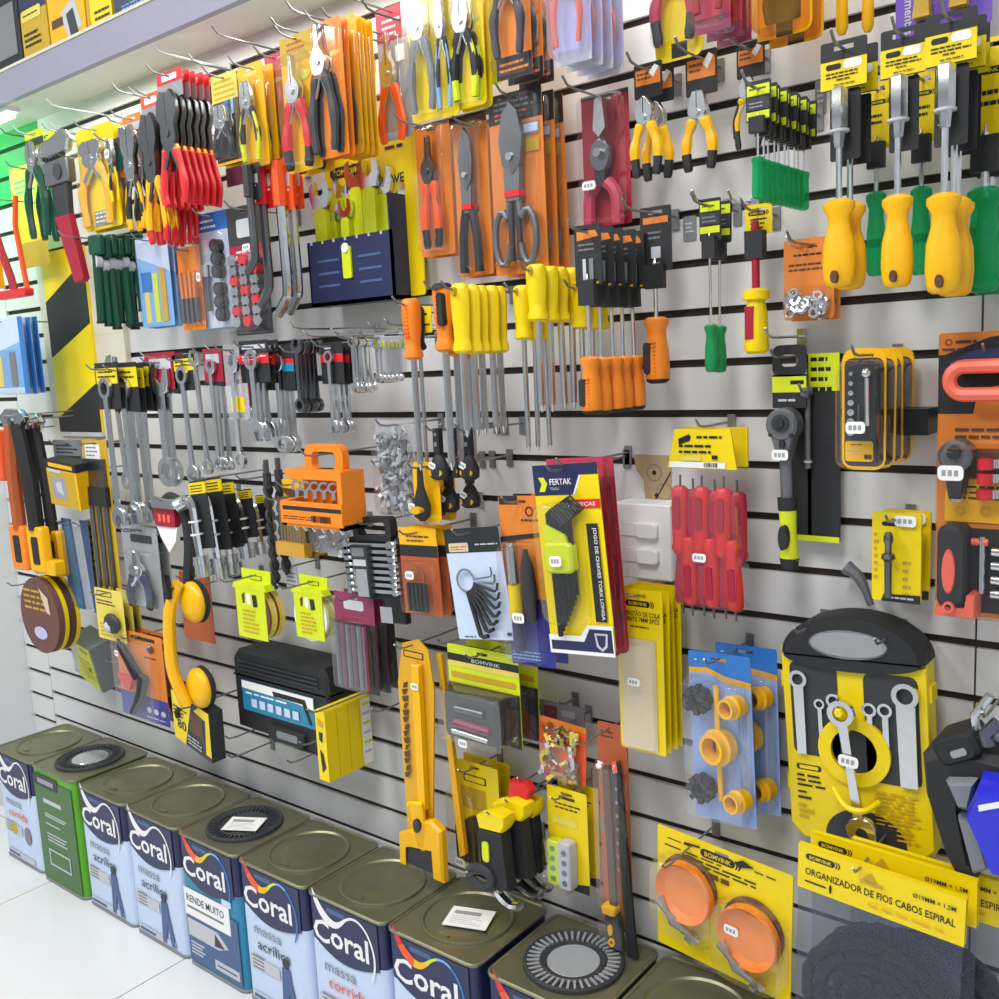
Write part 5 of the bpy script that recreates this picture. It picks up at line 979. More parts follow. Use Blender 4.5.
# carded screwdriver with square drive beside it
W, H, loc = span(804, 392, 814, 468, .04); b = MB(); b.cyl((0, -.004, 0), (0, -.004, -H), W * .28, 'gunmetal', n=10); b.cyl((0, -.004, -H + .012), (0, -.004, -H + .009), W * .4, 'pale_grey', n=10); b.prism(ell(-W * .1, .0, W * .5, W * .6, 14), -.016, .002, 'gunmetal', bev=.003); o = b.build('ratchet_handle'); o.location = loc; tag(o, 'second grey ratchet partly hidden right of the torque wrench', 'ratchet'); hook(loc.x, loc.z, .08, 'wire hook holding the partly hidden grey ratchet')
def sock_insert(t, W, H):
    b = MB(); b.prism(rrect(-W * .3, W * .46, -H * .72, -H * .12, .008), -.02, -.001, 'soft_black', bev=.002); b.build('insert_tray', t)
    for k in range(7):
        s = MB(); z = -H * (.2 + .078 * k); r = W * (.045 + .008 * k); s.lathe([(0, r), (.008, r), (.008, r * .6), (.002, r * .55)], 'chrome', (-W * .14, -.02, z), (0, -1, 0), 14); s.build('socket', t)
    s = MB(); s.tube([(W * .2, -.026, -H * .2), (W * .22, -.026, -H * .62)], W * .05, 'chrome', 8); s.sph((W * .2, -.026, -H * .2), (W * .12, .008, W * .12), 'chrome'); s.cyl((W * .03, -.026, -H * .45), (W * .03, -.026, -H * .62), W * .025, 'dark_steel'); s.build('ratchet', t)
card('amber edged clear case of chrome sockets', 'socket set', (842, 348, 886, 470), .15, 'amber', [('rr', .06, .08, .95, .97, 'charcoal', .01), ('rr', .08, .76, .72, .93, 'amber', .004), ('l', .2, .6, .79, 1, .02, 'brown'), ('l', .12, .45, .83, 2, .03, 'cream'), ('code', .52, .87, .7, .91)], tool=sock_insert, bub=(.02, .09, .98, .985, .034, .012), stick=(.52, .63, .034, .026, .016), n=4, dy=.04, r=.016, name='socket_set')
W, H, loc = span(896, 408, 932, 434, .05); b = MB(); b.box(-W / 2, W / 2, -.02, .03, -H, 0, 'black'); o = b.build('black_clip', smooth=False); o.location = loc; tag(o, 'black plastic bracket behind the amber socket cases', 'bracket')
# large orange tool set at the right edge
W, H, loc = span(937, 331, 1040, 618, .08); t = thing('tool_set', 'large orange carded tool set at the right frame edge', 'tool set', loc)
b = MB(); b.prism(rrect(-W / 2, W / 2, -H, 0, .004), 0, .003, 'card_orange')
deco(b, W, H, [('r', 0, .075, .14, .28, 'soft_black'), ('p', [(.06, .075), (.5, .02), (1, .0), (1, .15), (.4, .2), (.35, .28), (.06, .28)], 'soft_black'), ('o', .1, .032, .035, 'brown'), ('l', .17, .4, .032, 1, .025, 'brown'), ('l', .04, .25, .057, 1, .02, 'brown'), ('l', .18, .98, .335, 2, .025, 'brown'), ('r', .06, .4, 1, .5, 'brown'), ('p', [(.09, .56), (.16, .51), (1, .5), (1, .66), (.09, .66)], 'amber'), ('l', .2, .98, .535, 3, .02, 'brown'), ('o', .25, .62, .05, 'gold'), ('o', .5, .62, .05, 'gold'), ('r', .06, .68, 1, .98, 'soft_black')]); b.build('backing_card', t)
b = MB(); b.tube(rr_path := [(x, -.03, z) for x, z in rrect(-W * .33, W * .6, -H * .21, -H * .115, .022, 5)], .0095, 'coral', 8, closed=True); b.build('carry_handle', t)
b = MB(); b.prism([(-W * .36, -H * .1), (-W * .1, -H * .06), (W * .5, -H * .05), (W * .5, -H * .09), (-W * .1, -H * .09), (-W * .34, -H * .125)], -.03, -.006, 'navy', bev=.003); b.build('handle_frame', t)
b = MB(); b.prism(ell(-W * .26, -H * .42, W * .17, W * .17, 24), -.036, -.004, 'gunmetal', bev=.004); b.prism([(-W * .38, -H * .45), (-W * .14, -H * .45), (-W * .2, -H * .57), (-W * .32, -H * .57)], -.032, -.004, 'charcoal', bev=.003); b.cyl((-W * .26, -.042, -H * .405), (-W * .26, -.03, -H * .405), W * .07, 'soft_black', n=20); b.cyl((-W * .26, -.02, -H * .5), (-W * .26, -.02, -H * .58), W * .07, 'steel'); b.build('ratchet_head', t)
b = MB(); b.prism(rrect(-W * .41, -W * .13, -H * .95, -H * .66, .012), -.044, -.004, 'soft_black', bev=.006); g = b.build('ratchet_grip', t)
b = MB(); b.prism(ell(-W * .28, -H * .82, W * .07, H * .08, 20), -.048, -.03, 'coral', bev=.003); b.build('grip_inlay', g)
b = MB(); b.prism([(-W * .44, -H * .985), (-W * .02, -H * .985), (-W * .02, -H * .9), (-W * .1, -H * .9), (-W * .12, -H * .95), (-W * .42, -H * .95)], -.04, -.004, 'coral', bev=.003); b.ring(ell(-W * .27, -H * .945, W * .06, W * .06, 16), ell(-W * .27, -H * .945, W * .035, W * .035, 16), -.05, -.044, 'coral'); b.build('grip_base', t)
for k, z in enumerate((.43, .48, .535)):
    b = MB(); b.cyl((W * .02, -.02, -H * z), (W * .02, -.02, -H * z - H * .036), W * .085, 'red', n=12); b.cyl((W * .12, -.02, -H * z), (W * .12, -.02, -H * z - H * .03), W * .05, 'chrome'); b.build('red_socket', t)
for k, z in enumerate((.75, .8, .85, .9)):
    b = MB(); b.cyl((W * .1, -.02, -H * z), (W * .34, -.02, -H * z), W * .05, 'chrome'); b.build('socket', t)
b = MB(); b.cyl((-W * .1, -.02, -H * .72), (W * .06, -.02, -H * .72), W * .04, 'coral'); b.cyl((0, -.02, -H * .7), (0, -.02, -H * .9), W * .04, 'steel'); b.build('extension', t)
b = MB(); shell(b, -W * .43, W * .49, -H * .985, -H * .38, .056, .012); b.build('blister', t)
sticker(t, -W * .25, -H * .47, -.058, .032, .02); hook(loc.x, loc.z - .03, .12, 'wire hook holding the large orange tool set')
def tester(t, W, H):
    b = MB(); b.lathe([(0, W * .07), (H * .05, W * .1), (H * .1, W * .1), (H * .12, W * .07), (H * .22, W * .07), (H * .24, W * .13), (H * .28, W * .15), (H * .32, W * .08), (H * .72, W * .075)], 'dark_steel', (-W * .08, -.018, -H * .2), (0, 0, -1), 12); b.cyl((-W * .08, -.018, -H * .24), (-W * .08, -.018, -H * .19), W * .05, 'brass'); b.build('expansion_bit', t)
card('yellow hex box with a steel fitting on its face', 'fitting', (872, 513, 921, 602), .07, 'yellow', [('rr', .2, .1, .72, .15, 'black', .004), ('v', .1, .6, .08, 'IIIIII', 'ochre', .01), ('l', .04, .14, .25, 7, .08, 'ochre'), ('l', .64, .8, .55, 5, .09, 'ochre'), ('p', [(.25, .92), (1, .9), (1, 1), (.2, 1)], 'soft_black'), ('l', .4, .9, .95, 1, .05, 'pale_grey')], tool=tester, stick=(.7, .08, .002, .03, .016), n=2, dy=.04, name='fitting_pack', th=.006)
b = MB(); W, H, loc = span(846, 568, 874, 604, .03); b.tube(curve([(-W * .5, 0, 0), (0, 0, -H * .3), (W * .4, 0, -H)], 4), [.012, .012, .01, .01, .009, .008, .006, .006, .005], 'gunmetal', 8); o = b.build('bent_hook_tool'); o.location = loc; tag(o, 'dark bent metal tool left of the yellow fitting box', 'tool')
# ------------------------------------------------------------------ lower rows
def discpack(label, px, d, n, faces, edge='yellow', band='lime', yaw=0, sep=.012, bandw=.32, hk=None):
    """round sanding discs held by a folded paper band"""
    W, H, loc = span(*px, d); t = thing('sanding_disc_pack', label, 'sanding discs', loc, None, (0, 0, yaw)); hz = H * .24 if bandw else H * .08
    R_ = (H - hz) / 2; cz = -hz - R_
    for k in range(n):
        b = MB(); b.cyl((0, sep * k, cz), (0, sep * k + sep * .55, cz), R_ * .99, faces[k % len(faces)], n=40); b.cyl((0, sep * k + sep * .55, cz), (0, sep * k + sep * .9, cz), R_, edge, n=40); b.build('disc', t)
    b = MB()
    if bandw:
        w = R_ * bandw * 2.7; b.prism([(-w, 0), (w, 0), (w * .95, -hz * .7), (-w * .95, -hz * .7)], sep * n * .4, sep * n * .4 + .002, band)
        b.prism([(-w, -hz * .7), (w, -hz * .7), (w * 1.15, -hz * 1.05), (-w * 1.15, -hz * 1.05)], -.004, sep * n * .4 + .002, band)
        b.box(-w * .98, w * .98, -.003, -.001, -H + R_ * .12, -hz, band)
        W = R_ * 2.1; deco(b, W, H, [('rr', .34, .08, .66, .15, 'black', .003), ('rr', .36, .09, .64, .14, band, .003), ('l', .22, .7, .19, 1, .03, 'black')], sep * n * .4)
        deco(b, W, H, [('p', [(.27, .34), (.36, .3), (.34, .46), (.28, .46)], 'brown'), ('p', [(.4, .33), (.5, .3), (.52, .48), (.42, .46)], 'white'), ('p', [(.56, .32), (.68, .32), (.7, .48), (.58, .5)], 'soft_black'), ('l', .26, .7, .56, 6, .06, 'ochre')], -.003)
        b.build('paper_band', t)
    else:
        deco(b, W, H, [('l', .25, .7, .25, 4, .07, 'ochre'), ('e', .5, .75, .12, .06, 'lilac'), ('p', [(.55, .2), (.7, .3), (.72, .5), (.66, .48)], 'cream')], -.0012); b.build('printed_face', t)
    hook(loc.x, loc.z - .012 - (0 if bandw else H * .08), d + .08, 'wire hook through the ' + (hk or label))
    return t
discpack('brown flap disc pair with yellow rims beside the pillar', (14, 572, 66, 652), .2, 2, ['disc_brown', 'brown'], 'yellow', yaw=0, sep=.034, bandw=0)
# bulky yellow grip piece above
W, H, loc = span(40, 560, 58, 574, .2); b = MB(); b.prism(rrect(-W / 2, W / 2, -H, 0, .006), -.012, .02, 'amber', bev=.004); o = b.build('hang_tab'); o.location = loc; tag(o, 'small amber hang tab above the brown flap discs', 'tab')
# padlock style grey box with a yellow card
W, H, loc = span(60, 640, 95, 690, .1); t = thing('blade_box', 'slanted grey box with a yellow printed card, beside flap discs', 'box', loc, None, (.25, .1, -.12))
b = MB(); b.prism([(-W * .5, -H * .9), (W * .42, -H), (W * .5, -H * .02), (-W * .2, 0)], 0, .07, 'grey'); b.build('case', t, smooth=False)
b = MB(); b.prism([(-W * .32, -H * .92), (W * .36, -H * .98), (W * .46, -H * .06), (W * .08, -H * .06)], -.002, 0, 'lime'); deco(b, W, H, [('l', .62, .94, .14, 2, .05, 'brown'), ('l', .45, .9, .4, 5, .09, 'ochre'), ('r', .72, .52, .8, .6, 'black')], -.002); b.build('printed_card', t)
b = MB(); b.prism([(-W * .46, -H * .82), (-W * .3, -H * .9), (W * .06, -H * .08), (-W * .18, -H * .08)], -.0015, 0, 'pale_grey'); b.build('clear_window', t)
hook(loc.x, loc.z - .008, .2, 'wire hook holding the slanted grey box')
def helm(t, W, H):
    b = MB(); b.sph((W * .18, -.012, -H * .62), (W * .26, .012, H * .2), 'charcoal', 12); b.sph((W * .12, -.016, -H * .68), (W * .14, .012, H * .12), 'pale_grey', 10); b.build('wire_cup_brush', t)
card('pale yellow card with a grey cup brush', 'brush', (97, 590, 124, 640), .18, 'pale_yellow', [('rr', .08, .05, .62, .16, 'black', .004), ('rr', .1, .07, .6, .14, 'pale_yellow', .003), ('l', .06, .8, .24, 2, .06, 'brown'), ('l', .1, .5, .7, 4, .07, 'ochre')], tool=helm, n=3, dy=.024, name='brush_pack')
# glue gun card
def gluegun(t, W, H):
    b = MB(); T = Tz(-W * .1, -.02, -H * .3, 0, .82)
    b.lathe([(0, .003), (.01, .006), (.02, .011), (.03, .012), (H * .5, .015), (H * .52, .012)], 'black', (-H * .28, 0, .0), (1, 0, 0), 10, T=T); b.build('barrel', t)
    b = MB(); b.tube(curve([(W * .16, -.018, -H * .46), (W * .06, -.018, -H * .68), (-W * .14, -.018, -H * .92)], 4), [.014, .014, .014, .013, .013, .012, .011, .011, .01], 'black', 8); b.build('handle', t)
    b = MB(); b.prism([(-W * .4, -H * .5), (-W * .05, -H * .5), (-W * .14, -H * .66), (-W * .24, -H * .64)], -.022, -.01, 'red'); b.build('trigger', t)
card('rust and blue card with a black glue gun', 'glue gun', (120, 634, 165, 718), .17, 'card_orange', [('r', .35, .04, .85, .08, 'soft_black'), ('e', .75, .16, .08, .05, 'brown'), ('l', .6, .98, .26, 1, .04, 'brown'), ('r', 0, .72, 1, 1, 'deep_blue'), ('e', .6, .87, .05, .035, 'pale_grey'), ('e', .75, .87, .05, .035, 'pale_grey'), ('e', .9, .87, .05, .035, 'pale_grey'), ('l', .55, 1, .95, 1, .03, 'pale_grey')], tool=gluegun, bub=(.04, .06, .94, .96, .026), n=2, dy=.035, stick=(.22, .24, .027, .018, .016), name='glue_gun_pack')
# suction lifter with two cups
W, H, loc = span(170, 578, 208, 714, .23); t = thing('suction_lifter', 'orange two cup suction lifter standing out from the wall', 'suction lifter', loc, None, (0, .04, .06)); W *= .62
b = MB(); pth = curve([(-W * .02, -.01, -H * .04), (-W * .28, -.02, -H * .24), (-W * .34, -.022, -H * .5), (-W * .3, -.02, -H * .7), (-W * .02, -.01, -H * .92)], 5); b.tube(pth, [W * .16] * 5 + [W * .17] * (len(pth) - 5), 'amber', 10, fl=(1, .8)); b.build('handle', t)
for z in (-.18, -.80):
    b = MB(); y = .0; b.lathe([(0, W * .2), (.008, W * .42), (.018, W * .5), (.024, W * .5)], 'amber', (W * .16, -.008, H * z), (.15, 1, 0), 28); c = b.build('cup_housing', t)
    b = MB(); b.lathe([(.0, W * .51), (.01, W * .53), (.016, W * .46)], 'soft_black', (W * .16 + .004, .016, H * z), (.15, 1, 0), 28); b.build('rubber_rim', c)
for z in (-.08, -.93):
    b = MB(); b.tube([(-W * .06, -.03, H * z), (-W * .1, -.034, H * (z + (.1 if z > -.5 else -.02))), (-W * .12, -.03, H * (z - .06))], W * .07, 'soft_black', 8); b.build('lever', t)
hook(loc.x, loc.z - .03, .26, 'wire hook holding the orange suction lifter')
card('rust backing card behind the orange suction lifter', 'card', (182, 574, 212, 640), .14, 'rust', [('l', .5, .9, .2, 2, .06, 'card_orange')], name='lifter_card')
# yellow and dark abrasive box
W, H, loc = span(172, 702, 214, 752, .21); t = thing('abrasive_box', 'yellow and dark box under the orange suction lifter', 'box', loc, None, (.06, .14, -.1))
b = MB(); b.box(-W * .5, W * .5, 0, .035, -H, 0, 'charcoal'); b.build('carton', t, smooth=False)
b = MB(); b.box(-W * .5, W * .5, -.002, 0, -H, 0, 'charcoal'); deco(b, W, H, [('p', [(0, 0), (.55, 0), (.3, 1), (0, 1)], 'yellow'), ('p', [(.75, 0), (1, 0), (1, .9), (.86, .9), (.9, .2), (.6, .15)], 'yellow'), ('r', .5, .18, .82, .62, 'disc_brown'), ('t', .24, .72, .2, '80', 'black', .24), ('l', .03, .4, .3, 3, .08, 'black'), ('l', .4, .8, .75, 3, .07, 'pale_grey')], -.002); b.build('printed_face', t)
hook(loc.x, loc.z - .014, .25, 'wire hook holding the yellow and dark abrasive box')
DK = 'yellow banded sanding disc pack'
discpack('sanding disc pack with brown discs under a lime band', (228, 572, 277, 641), .2, 4, ['disc_brown', 'cream'], 'yellow', sep=.011)
discpack('smaller sanding disc pack with white discs under a lime band', (290, 578, 330, 641), .17, 4, ['paper', 'cream'], 'lime', sep=.01)
# tool case
W, H, loc = span(236, 660, 328, 742, .125); t = thing('tool_case', 'black plastic tool case with a teal sticker', 'tool case', loc)
D = .095
b = MB(); b.prism([(-W * .5, -H * .96), (-W * .5, -H * .1), (-W * .44, 0), (W * .46, 0), (W * .5, -H * .1), (W * .5, -H * 1.02), (W * .3, -H * 1.02), (W * .2, -H * .97), (-W * .3, -H * .97)], 0, D, 'soft_black', bev=.008); b.box(-W * .5, W * .5, -.0, D * .5, -H * .32, -H * .3, 'soft_black'); b.build('case_shell', t)
b = MB()
for z in (.12, .17, .22): b.box(-W * .42, W * .42, -.004, .002, -H * z - .003, -H * z, 'charcoal')
b.build('ribs', t)['kind'] = 'stuff'
b = MB(); b.prism(rrect(-W * .12, W * .26, -H * .98, -H * .8, .01), -.012, .0, 'soft_black', bev=.004); b.prism(rrect(-W * .02, W * .2, -H * .93, -H * .84, .006), -.0125, -.011, 'grey'); b.build('latch_handle', t)
b = MB(); b.box(-W * .4, W * .36, -.003, 0, -H * .72, -H * .36, 'teal'); deco(b, W, H, [('p', [(.1, .36), (.86, .36), (.86, .5), (.7, .47), (.1, .45)], 'paper'), ('p', [(.44, .4), (.78, .4), (.84, .68), (.81, .68), (.75, .46), (.45, .46)], 'soft_black'), ('l', .14, .6, .5, 1, .05, 'white')] + [('r', .2 + .09 * k, .56, .26 + .09 * k, .66, 'pale_blue') for k in range(6)], -.003); b.build('sticker_label', t)
for x in (-.36, .3): hook(loc.x + x * W, loc.z - H * (1.03 if x > 0 else .99), .2, 'wire hook under the ' + ('right' if x > 0 else 'left') + ' end of the black tool case')
# row of yellow boxes
for k in range(4):
    W, H, loc = span(317, 712, 327, 780, .2); w = .031
    t = thing('blade_carton', ('front', 'second', 'third', 'rear')[k] + ' slim yellow carton in the row before the tool case', 'carton', loc + Vector((.0, (w + .0022) * k, 0)), 'slim yellow cartons by the tool case', (0, 0, -.04))
    b = MB(); b.box(-W / 2, W / 2, 0, w, -H, 0, 'yellow'); b.build('carton', t, smooth=False)
    b = MB(); deco(b, W, H, [('p', [(.2, .1), (.8, .14), (.8, .24), (.3, .22)], 'ochre'), ('p', [(.3, .3), (.7, .3), (.6, .45), (.3, .42)], 'black'), ('p', [(.3, .55), (.6, .6), (.8, .8), (.4, .88)], 'black')], 0)
    b.build('printed_face', t)
    if k == 3:
        b = MB(); b.box(W / 2, W / 2 + .0006, w * .15, w, -H * .98, -H * .02, 'paper')
        for q in range(6): b.box(W / 2, W / 2 + .001, w * .25, w * .9, -H * (.12 + .14 * q), -H * (.08 + .14 * q), 'pale_grey' if q % 2 else 'lime')
        b.build('side_label', t)
p = at(322, 708, .2); hook(p.x, p.z - .004, .24, 'wire hook over the slim yellow cartons')
p = at(330, 786, .2)
for i, (x, y, L) in enumerate(((228, 760, .14), (372, 715, .16), (300, 748, .2))):
    q = at(x, y, L); hook(q.x, q.z, L, ('bare hook left of the black tool case', 'bare hook right of the yellow cartons', 'bare hook below the black tool case')[i])
def chisels(t, W, H):
    b = MB()
    for k in range(6): x = -W * .36 + k * W * .14; b.cyl((x, -.012, -H * .3), (x, -.012, -H * .95), .0055, 'plum' if k % 2 else 'gunmetal', n=6); b.cyl((x, -.012, -H * .3), (x, -.012, -H * .38), .003, 'steel', n=6)
    b.build('drill_bits', t)
card('plum headed clear pack of long dark drill bits', 'drill set', (337, 594, 376, 690), .16, 'magenta', [('rr', .25, .07, .75, .17, 'pale_grey', .006), ('l', .1, .9, .24, 2, .03, 'pink'), ('r', 0, .3, 1, 1, 'charcoal')], tool=chisels, bub=(.04, .26, .96, .98, .024), n=3, dy=.028, name='drill_bit_pack')
# hacksaw on a yellow card
W, H, loc = span(402, 640, 441, 866, .15); t = thing('mitre_saw', 'long yellow carded hacksaw with ruler marks and yellow handle', 'hacksaw', loc, None, (0, .02, 0))
b = MB(); b.prism([(-W * .4, -H * .95), (-W * .46, -H * .2), (-W * .3, -H * .03), (W * .1, 0), (W * .34, -H * .04), (W * .44, -H * .2), (W * .2, -H * .95)], 0, .004, 'gold'); deco(b, W, H, [('rr', .22, .055, .72, .085, 'soft_black', .003), ('rr', .25, .06, .69, .08, 'gold', .002), ] + [('p', [(.14 + .05 * (k % 3 == 0), .2 + .03 * k), (.3, .19 + .03 * k), (.28 - .04 * (k % 2), .215 + .03 * k), (.17, .222 + .03 * k)], 'brown') for k in range(14)], 0); b.build('backing_card', t)
b = MB(); b.prism([(W * .02, -H * .1), (W * .2, -H * .1), (W * .2, -H * .72), (W * .02, -H * .72)], -.014, -.002, 'amber', bev=.003); b.build('frame', t)
b = MB(); b.tube([(-W * .2, -.014, -H * .72), (W * .16, -.014, -H * .7)], .008, 'yellow', 8); b.tube(curve([(-W * .02, -.016, -H * .7), (W * .06, -.018, -H * .8), (W * .12, -.016, -H * .9)], 3), [W * .2, W * .2, W * .19, W * .18, W * .15, W * .12, W * .06], 'amber', 10, fl=(1, .5)); b.prism(ell(W * .1, -H * .78, W * .08, H * .03, 14), -.032, -.02, 'charcoal'); b.build('front_grip', t)
b = MB(); po = [(-W * .5, -H * 1.0), (-W * .48, -H * .86), (-W * .2, -H * .83), (W * .2, -H * .82), (W * .22, -H * .76), (W * .4, -H * .75), (W * .62, -H * .78), (W * .62, -H * 1.01), (W * .42, -H * 1.01), (W * .4, -H * .88), (-W * .2, -H * .9), (-W * .32, -H * .91), (-W * .34, -H * 1.0)]
b.prism(po, -.022, -.004, 'amber', bev=.005); b.prism(rrect(-W * .36, W * .42, -H * .985, -H * .87, .01), -.018, -.008, 'charcoal'); b.build('rear_handle', t)
b = MB(); b.prism([(W * .36, -H * .06), (W * .48, -H * .06), (W * .86, -H * .9), (W * .72, -H * .92)], .02, .03, 'gold'); b.build('saw_blade_sleeve', t)
sticker(t, W * .1, -H * .19, -.016, .02, .014); hook(loc.x - .005, loc.z - .014, .2, 'wire hook holding the long yellow carded hacksaw')
# grey yellow glue packs
def gluebox(t, W, H):
    b = MB(); b.prism(rrect(-W * .42, W * .36, -H * .96, -H * .44, .012), -.04, -.002, 'charcoal', bev=.008); b.build('cartridge_body', t)
    b = MB(); b.cyl((-W * .2, -.044, -H * .6), (W * .2, -.044, -H * .6), .007, 'dark_steel'); b.cyl((-W * .22, -.043, -H * .76), (W * .26, -.043, -H * .78), .008, 'magenta'); b.cyl((-W * .26, -.043, -H * .86), (W * .24, -.043, -H * .88), .006, 'steel'); b.build('caliper_parts', t)
card('black banded lime card with a grey tool in clear plastic', 'tool pack', (450, 650, 520, 740), .13, 'lime', [('r', 0, .1, 1, .18, 'soft_black'), ('t', .55, .165, .04, 'BOMVINK', 'pale_grey', .4), ('r', 0, .18, 1, .24, 'pale_yellow'), ('r', .05, .3, .95, .36, 'ochre'), ('r', 0, .42, 1, 1, 'soft_black')], tool=gluebox, bub=(.02, .4, .98, .99, .05), n=2, dy=.055, stick=(.42, .95, .05, .022, .016), name='tool_pack')
card('small orange pouch of brass fittings', 'fittings', (541, 722, 587, 780), .09, 'red_orange', [('r', 0, .0, 1, .1, 'card_orange')], tool=lambda t, W, H: chunks(60, ['brass', 'steel', 'chrome', 'pale_yellow'], .012)(t, W, H), bub=(.1, .32, .9, .97, .018), name='fittings_pouch', roll=.05)
W, H, loc = span(540, 704, 584, 724, .05); b = MB(); b.prism(rrect(-W / 2, W / 2, -H, 0, .003), 0, .002, 'grey'); deco(b, W, H, [('r', .1, .2, .4, .8, 'plum'), ('r', .5, .3, .8, .6, 'mid_grey')]); o = b.build('grey_pouch_header'); o.location = loc; tag(o, 'grey pouch header behind the orange brass fittings pouch', 'pouch'); hook(loc.x, loc.z - .004, .06, 'wire hook of the grey pouch header')
# yellow glue stick packs
GS = [('logo', .2, .085, .62), ('t', .5, .16, .028, 'KIT BASTÃO DE COLA', 'black', .9), ('t', .5, .195, .028, 'QUENTE 7MM 5PCS', 'black', .86), ('l', .3, .7, .225, 1, .02, 'black'), ('r', .08, .3, .84, .985, 'cream')]
card('yellow card with a cream window of glue sticks', 'glue sticks', (619, 590, 664, 751), .11, 'yellow', GS, n=4, dy=.02, bub=(.06, .29, .86, .99, .014), stick=(.44, .55, .014, .024, .014), name='glue_stick_pack', hl=.04)
# files in a clear pocket
def files(t, W, H):
    b = MB()
    for k in range(5): b.cyl((-W * .34 + k * W * .12, -.016, -H * .62), (-W * .34 + k * W * .12, -.016, -H * .92), .003, 'charcoal', n=6)
    b.prism([(-W * .42, -H * .62), (-W * .1, -H * .5), (W * .2, -H * .46), (W * .2, -H * .98), (-W * .42, -H * .92)], -.012, -.002, 'charcoal'); b.build('files', t)
card('yellow card with grey files in a clear pocket', 'file set', (455, 764, 500, 868), .085, 'yellow', [('rr', .25, .12, .74, .19, 'black', .004), ('rr', .28, .13, .71, .18, 'yellow', .003), ('r', .1, .24, .72, .44, 'ochre')], tool=files, bub=(.0, .26, .66, 1.0, .03), n=2, dy=.035, stick=(.3, .9, .03, .026, .018), name='file_set')
# black and yellow trowel handled tools hung by red clip
def scraper(label, px, d, extra=0):
    W, H, loc = span(*px, d); t = thing('glass_cutter_tool', label, 'hand tool', loc)
    b = MB(); b.prism([(-W * .5, -H * .1), (W * .1, 0), (W * .5, -H * .02), (W * .5, -H * .12), (W * .36, -H * .2), (-W * .42, -H * .22)], -.03, .0, 'yellow', bev=.005); b.build('head', t)
    b = MB(); b.prism([(-W * .42, -H * .22), (W * .36, -H * .2), (W * .5, -H * .8), (W * .1, -H * .84), (-W * .38, -H * .7)], -.028, -.002, 'soft_black', bev=.005); b.prism(rrect(-W * .3, -W * .08, -H * .55, -H * .34, .006), -.031, -.026, 'lime'); b.build('body', t)
    b = MB(); b.tube(curve([(W * .1, -.015, -H * .82), (W * .0, -.015, -H * .88), (W * .4, -.015, -H * .97), (W * .7, -.015, -H * .95)], 4), .008, 'chrome', 8, fl=(1, 1.6)); b.build('chrome_jaw', t)
    hook(loc.x, loc.z - .01, d + .04, 'wire hook holding the ' + label)
scraper('front black tool with yellow head and chrome jaw', (487, 806, 516, 898), .17)
scraper('middle black tool with tall yellow head and chrome jaw', (503, 794, 536, 886), .13)
scraper('rear black tool with yellow head under the red clip', (516, 792, 546, 880), .09)
W, H, loc = span(513, 778, 536, 798, .12); b = MB(); b.prism([(-W * .5, -H), (-W * .4, -H * .1), (W * .3, 0), (W * .5, -H * .3), (W * .3, -H)], -.02, .0, 'red', bev=.004); o = b.build('red_clip'); o.location = loc; tag(o, 'red plastic clip above the yellow headed black tools', 'clip'); hook(loc.x, loc.z - .006, .14, 'wire hook of the red plastic clip')
W, H, loc = span(470, 866, 492, 888, .2); b = MB(); b.tube([(W * .5 * math.cos(a), 0, -H * .5 + H * .4 * math.sin(a)) for a in [k * PI / 8 for k in range(16)]], .009, 'charcoal', 8, closed=True); o = b.build('rubber_ring'); o.location = loc; tag(o, 'dark rubber ring hanging just over a tin lid', 'ring'); hook(loc.x, loc.z - .008, .24, 'wire hook of the dark rubber ring')
def batt(t, W, H):
    b = MB(); b.prism(rrect(-W * .42, -W * .1, -H * .96, -H * .5, .006), -.02, -.002, 'lime', bev=.003); b.prism(rrect(-W * .1, W * .22, -H * .96, -H * .48, .006), -.024, -.002, 'pale_grey', bev=.003)
    for k in range(4): b.prism(ell(-W * .26, -H * (.58 + .1 * k), W * .06), -.0215, -.02, 'leaf'); b.prism(ell(W * .06, -H * (.58 + .1 * k), W * .06), -.0255, -.024, 'steel_blue')
    b.build('spirit_level', t)
card('yellow card with small level and tape in plastic', 'level', (549, 790, 588, 888), .1, 'yellow', [('r', .3, .08, .7, .11, 'brown'), ('l', .2, .85, .16, 2, .04, 'brown'), ('rr', .12, .29, .75, .37, 'pale_yellow', .006), ('p', [(.4, .96), (1, .9), (1, 1), (.4, 1)], 'soft_black')], tool=batt, bub=(.03, .45, .72, .99, .03), n=2, dy=.035, name='level_pack')
# orange card spirit level / square
W, H, loc = span(600, 726, 632, 944, .1); t = thing('steel_square', 'tall orange card with a dark rule and yellow handled knife', 'square', loc)
b = MB(); b.prism(rrect(-W * .5, W * .4, -H * .92, 0, .004), .004, .007, 'rust'); deco(b, W, H, [('l', .1, .6, .04, 2, .02, 'brown'), ('r', .0, .44, .1, .5, 'grey')], .004); b.build('backing_card', t)
b = MB(); b.prism([(W * .02, -H * .17), (W * .26, -H * .14), (W * .62, -H * 1.02), (W * .34, -H * 1.02)], -.01, -.004, 'soft_black'); deco(b, W, H, [('r', .62, .26 + .06 * k, .7, .275 + .06 * k, 'grey') for k in range(7)] + [('p', [(.56, .15), (.7, .14), (.74, .19), (.6, .2)], 'coral')], -.01); b.build('rule', t)
b = MB(); b.prism([(-W * .24, -H * .18), (-W * .02, -H * .17), (W * .06, -H * .82), (-W * .14, -H * .82)], -.014, -.006, 'brown'); b.prism([(-W * .3, -H * .84), (W * .12, -H * .84), (W * .26, -H * 1.0), (-W * .2, -H * 1.0)], -.018, -.004, 'charcoal', bev=.003); b.build('knife', t)
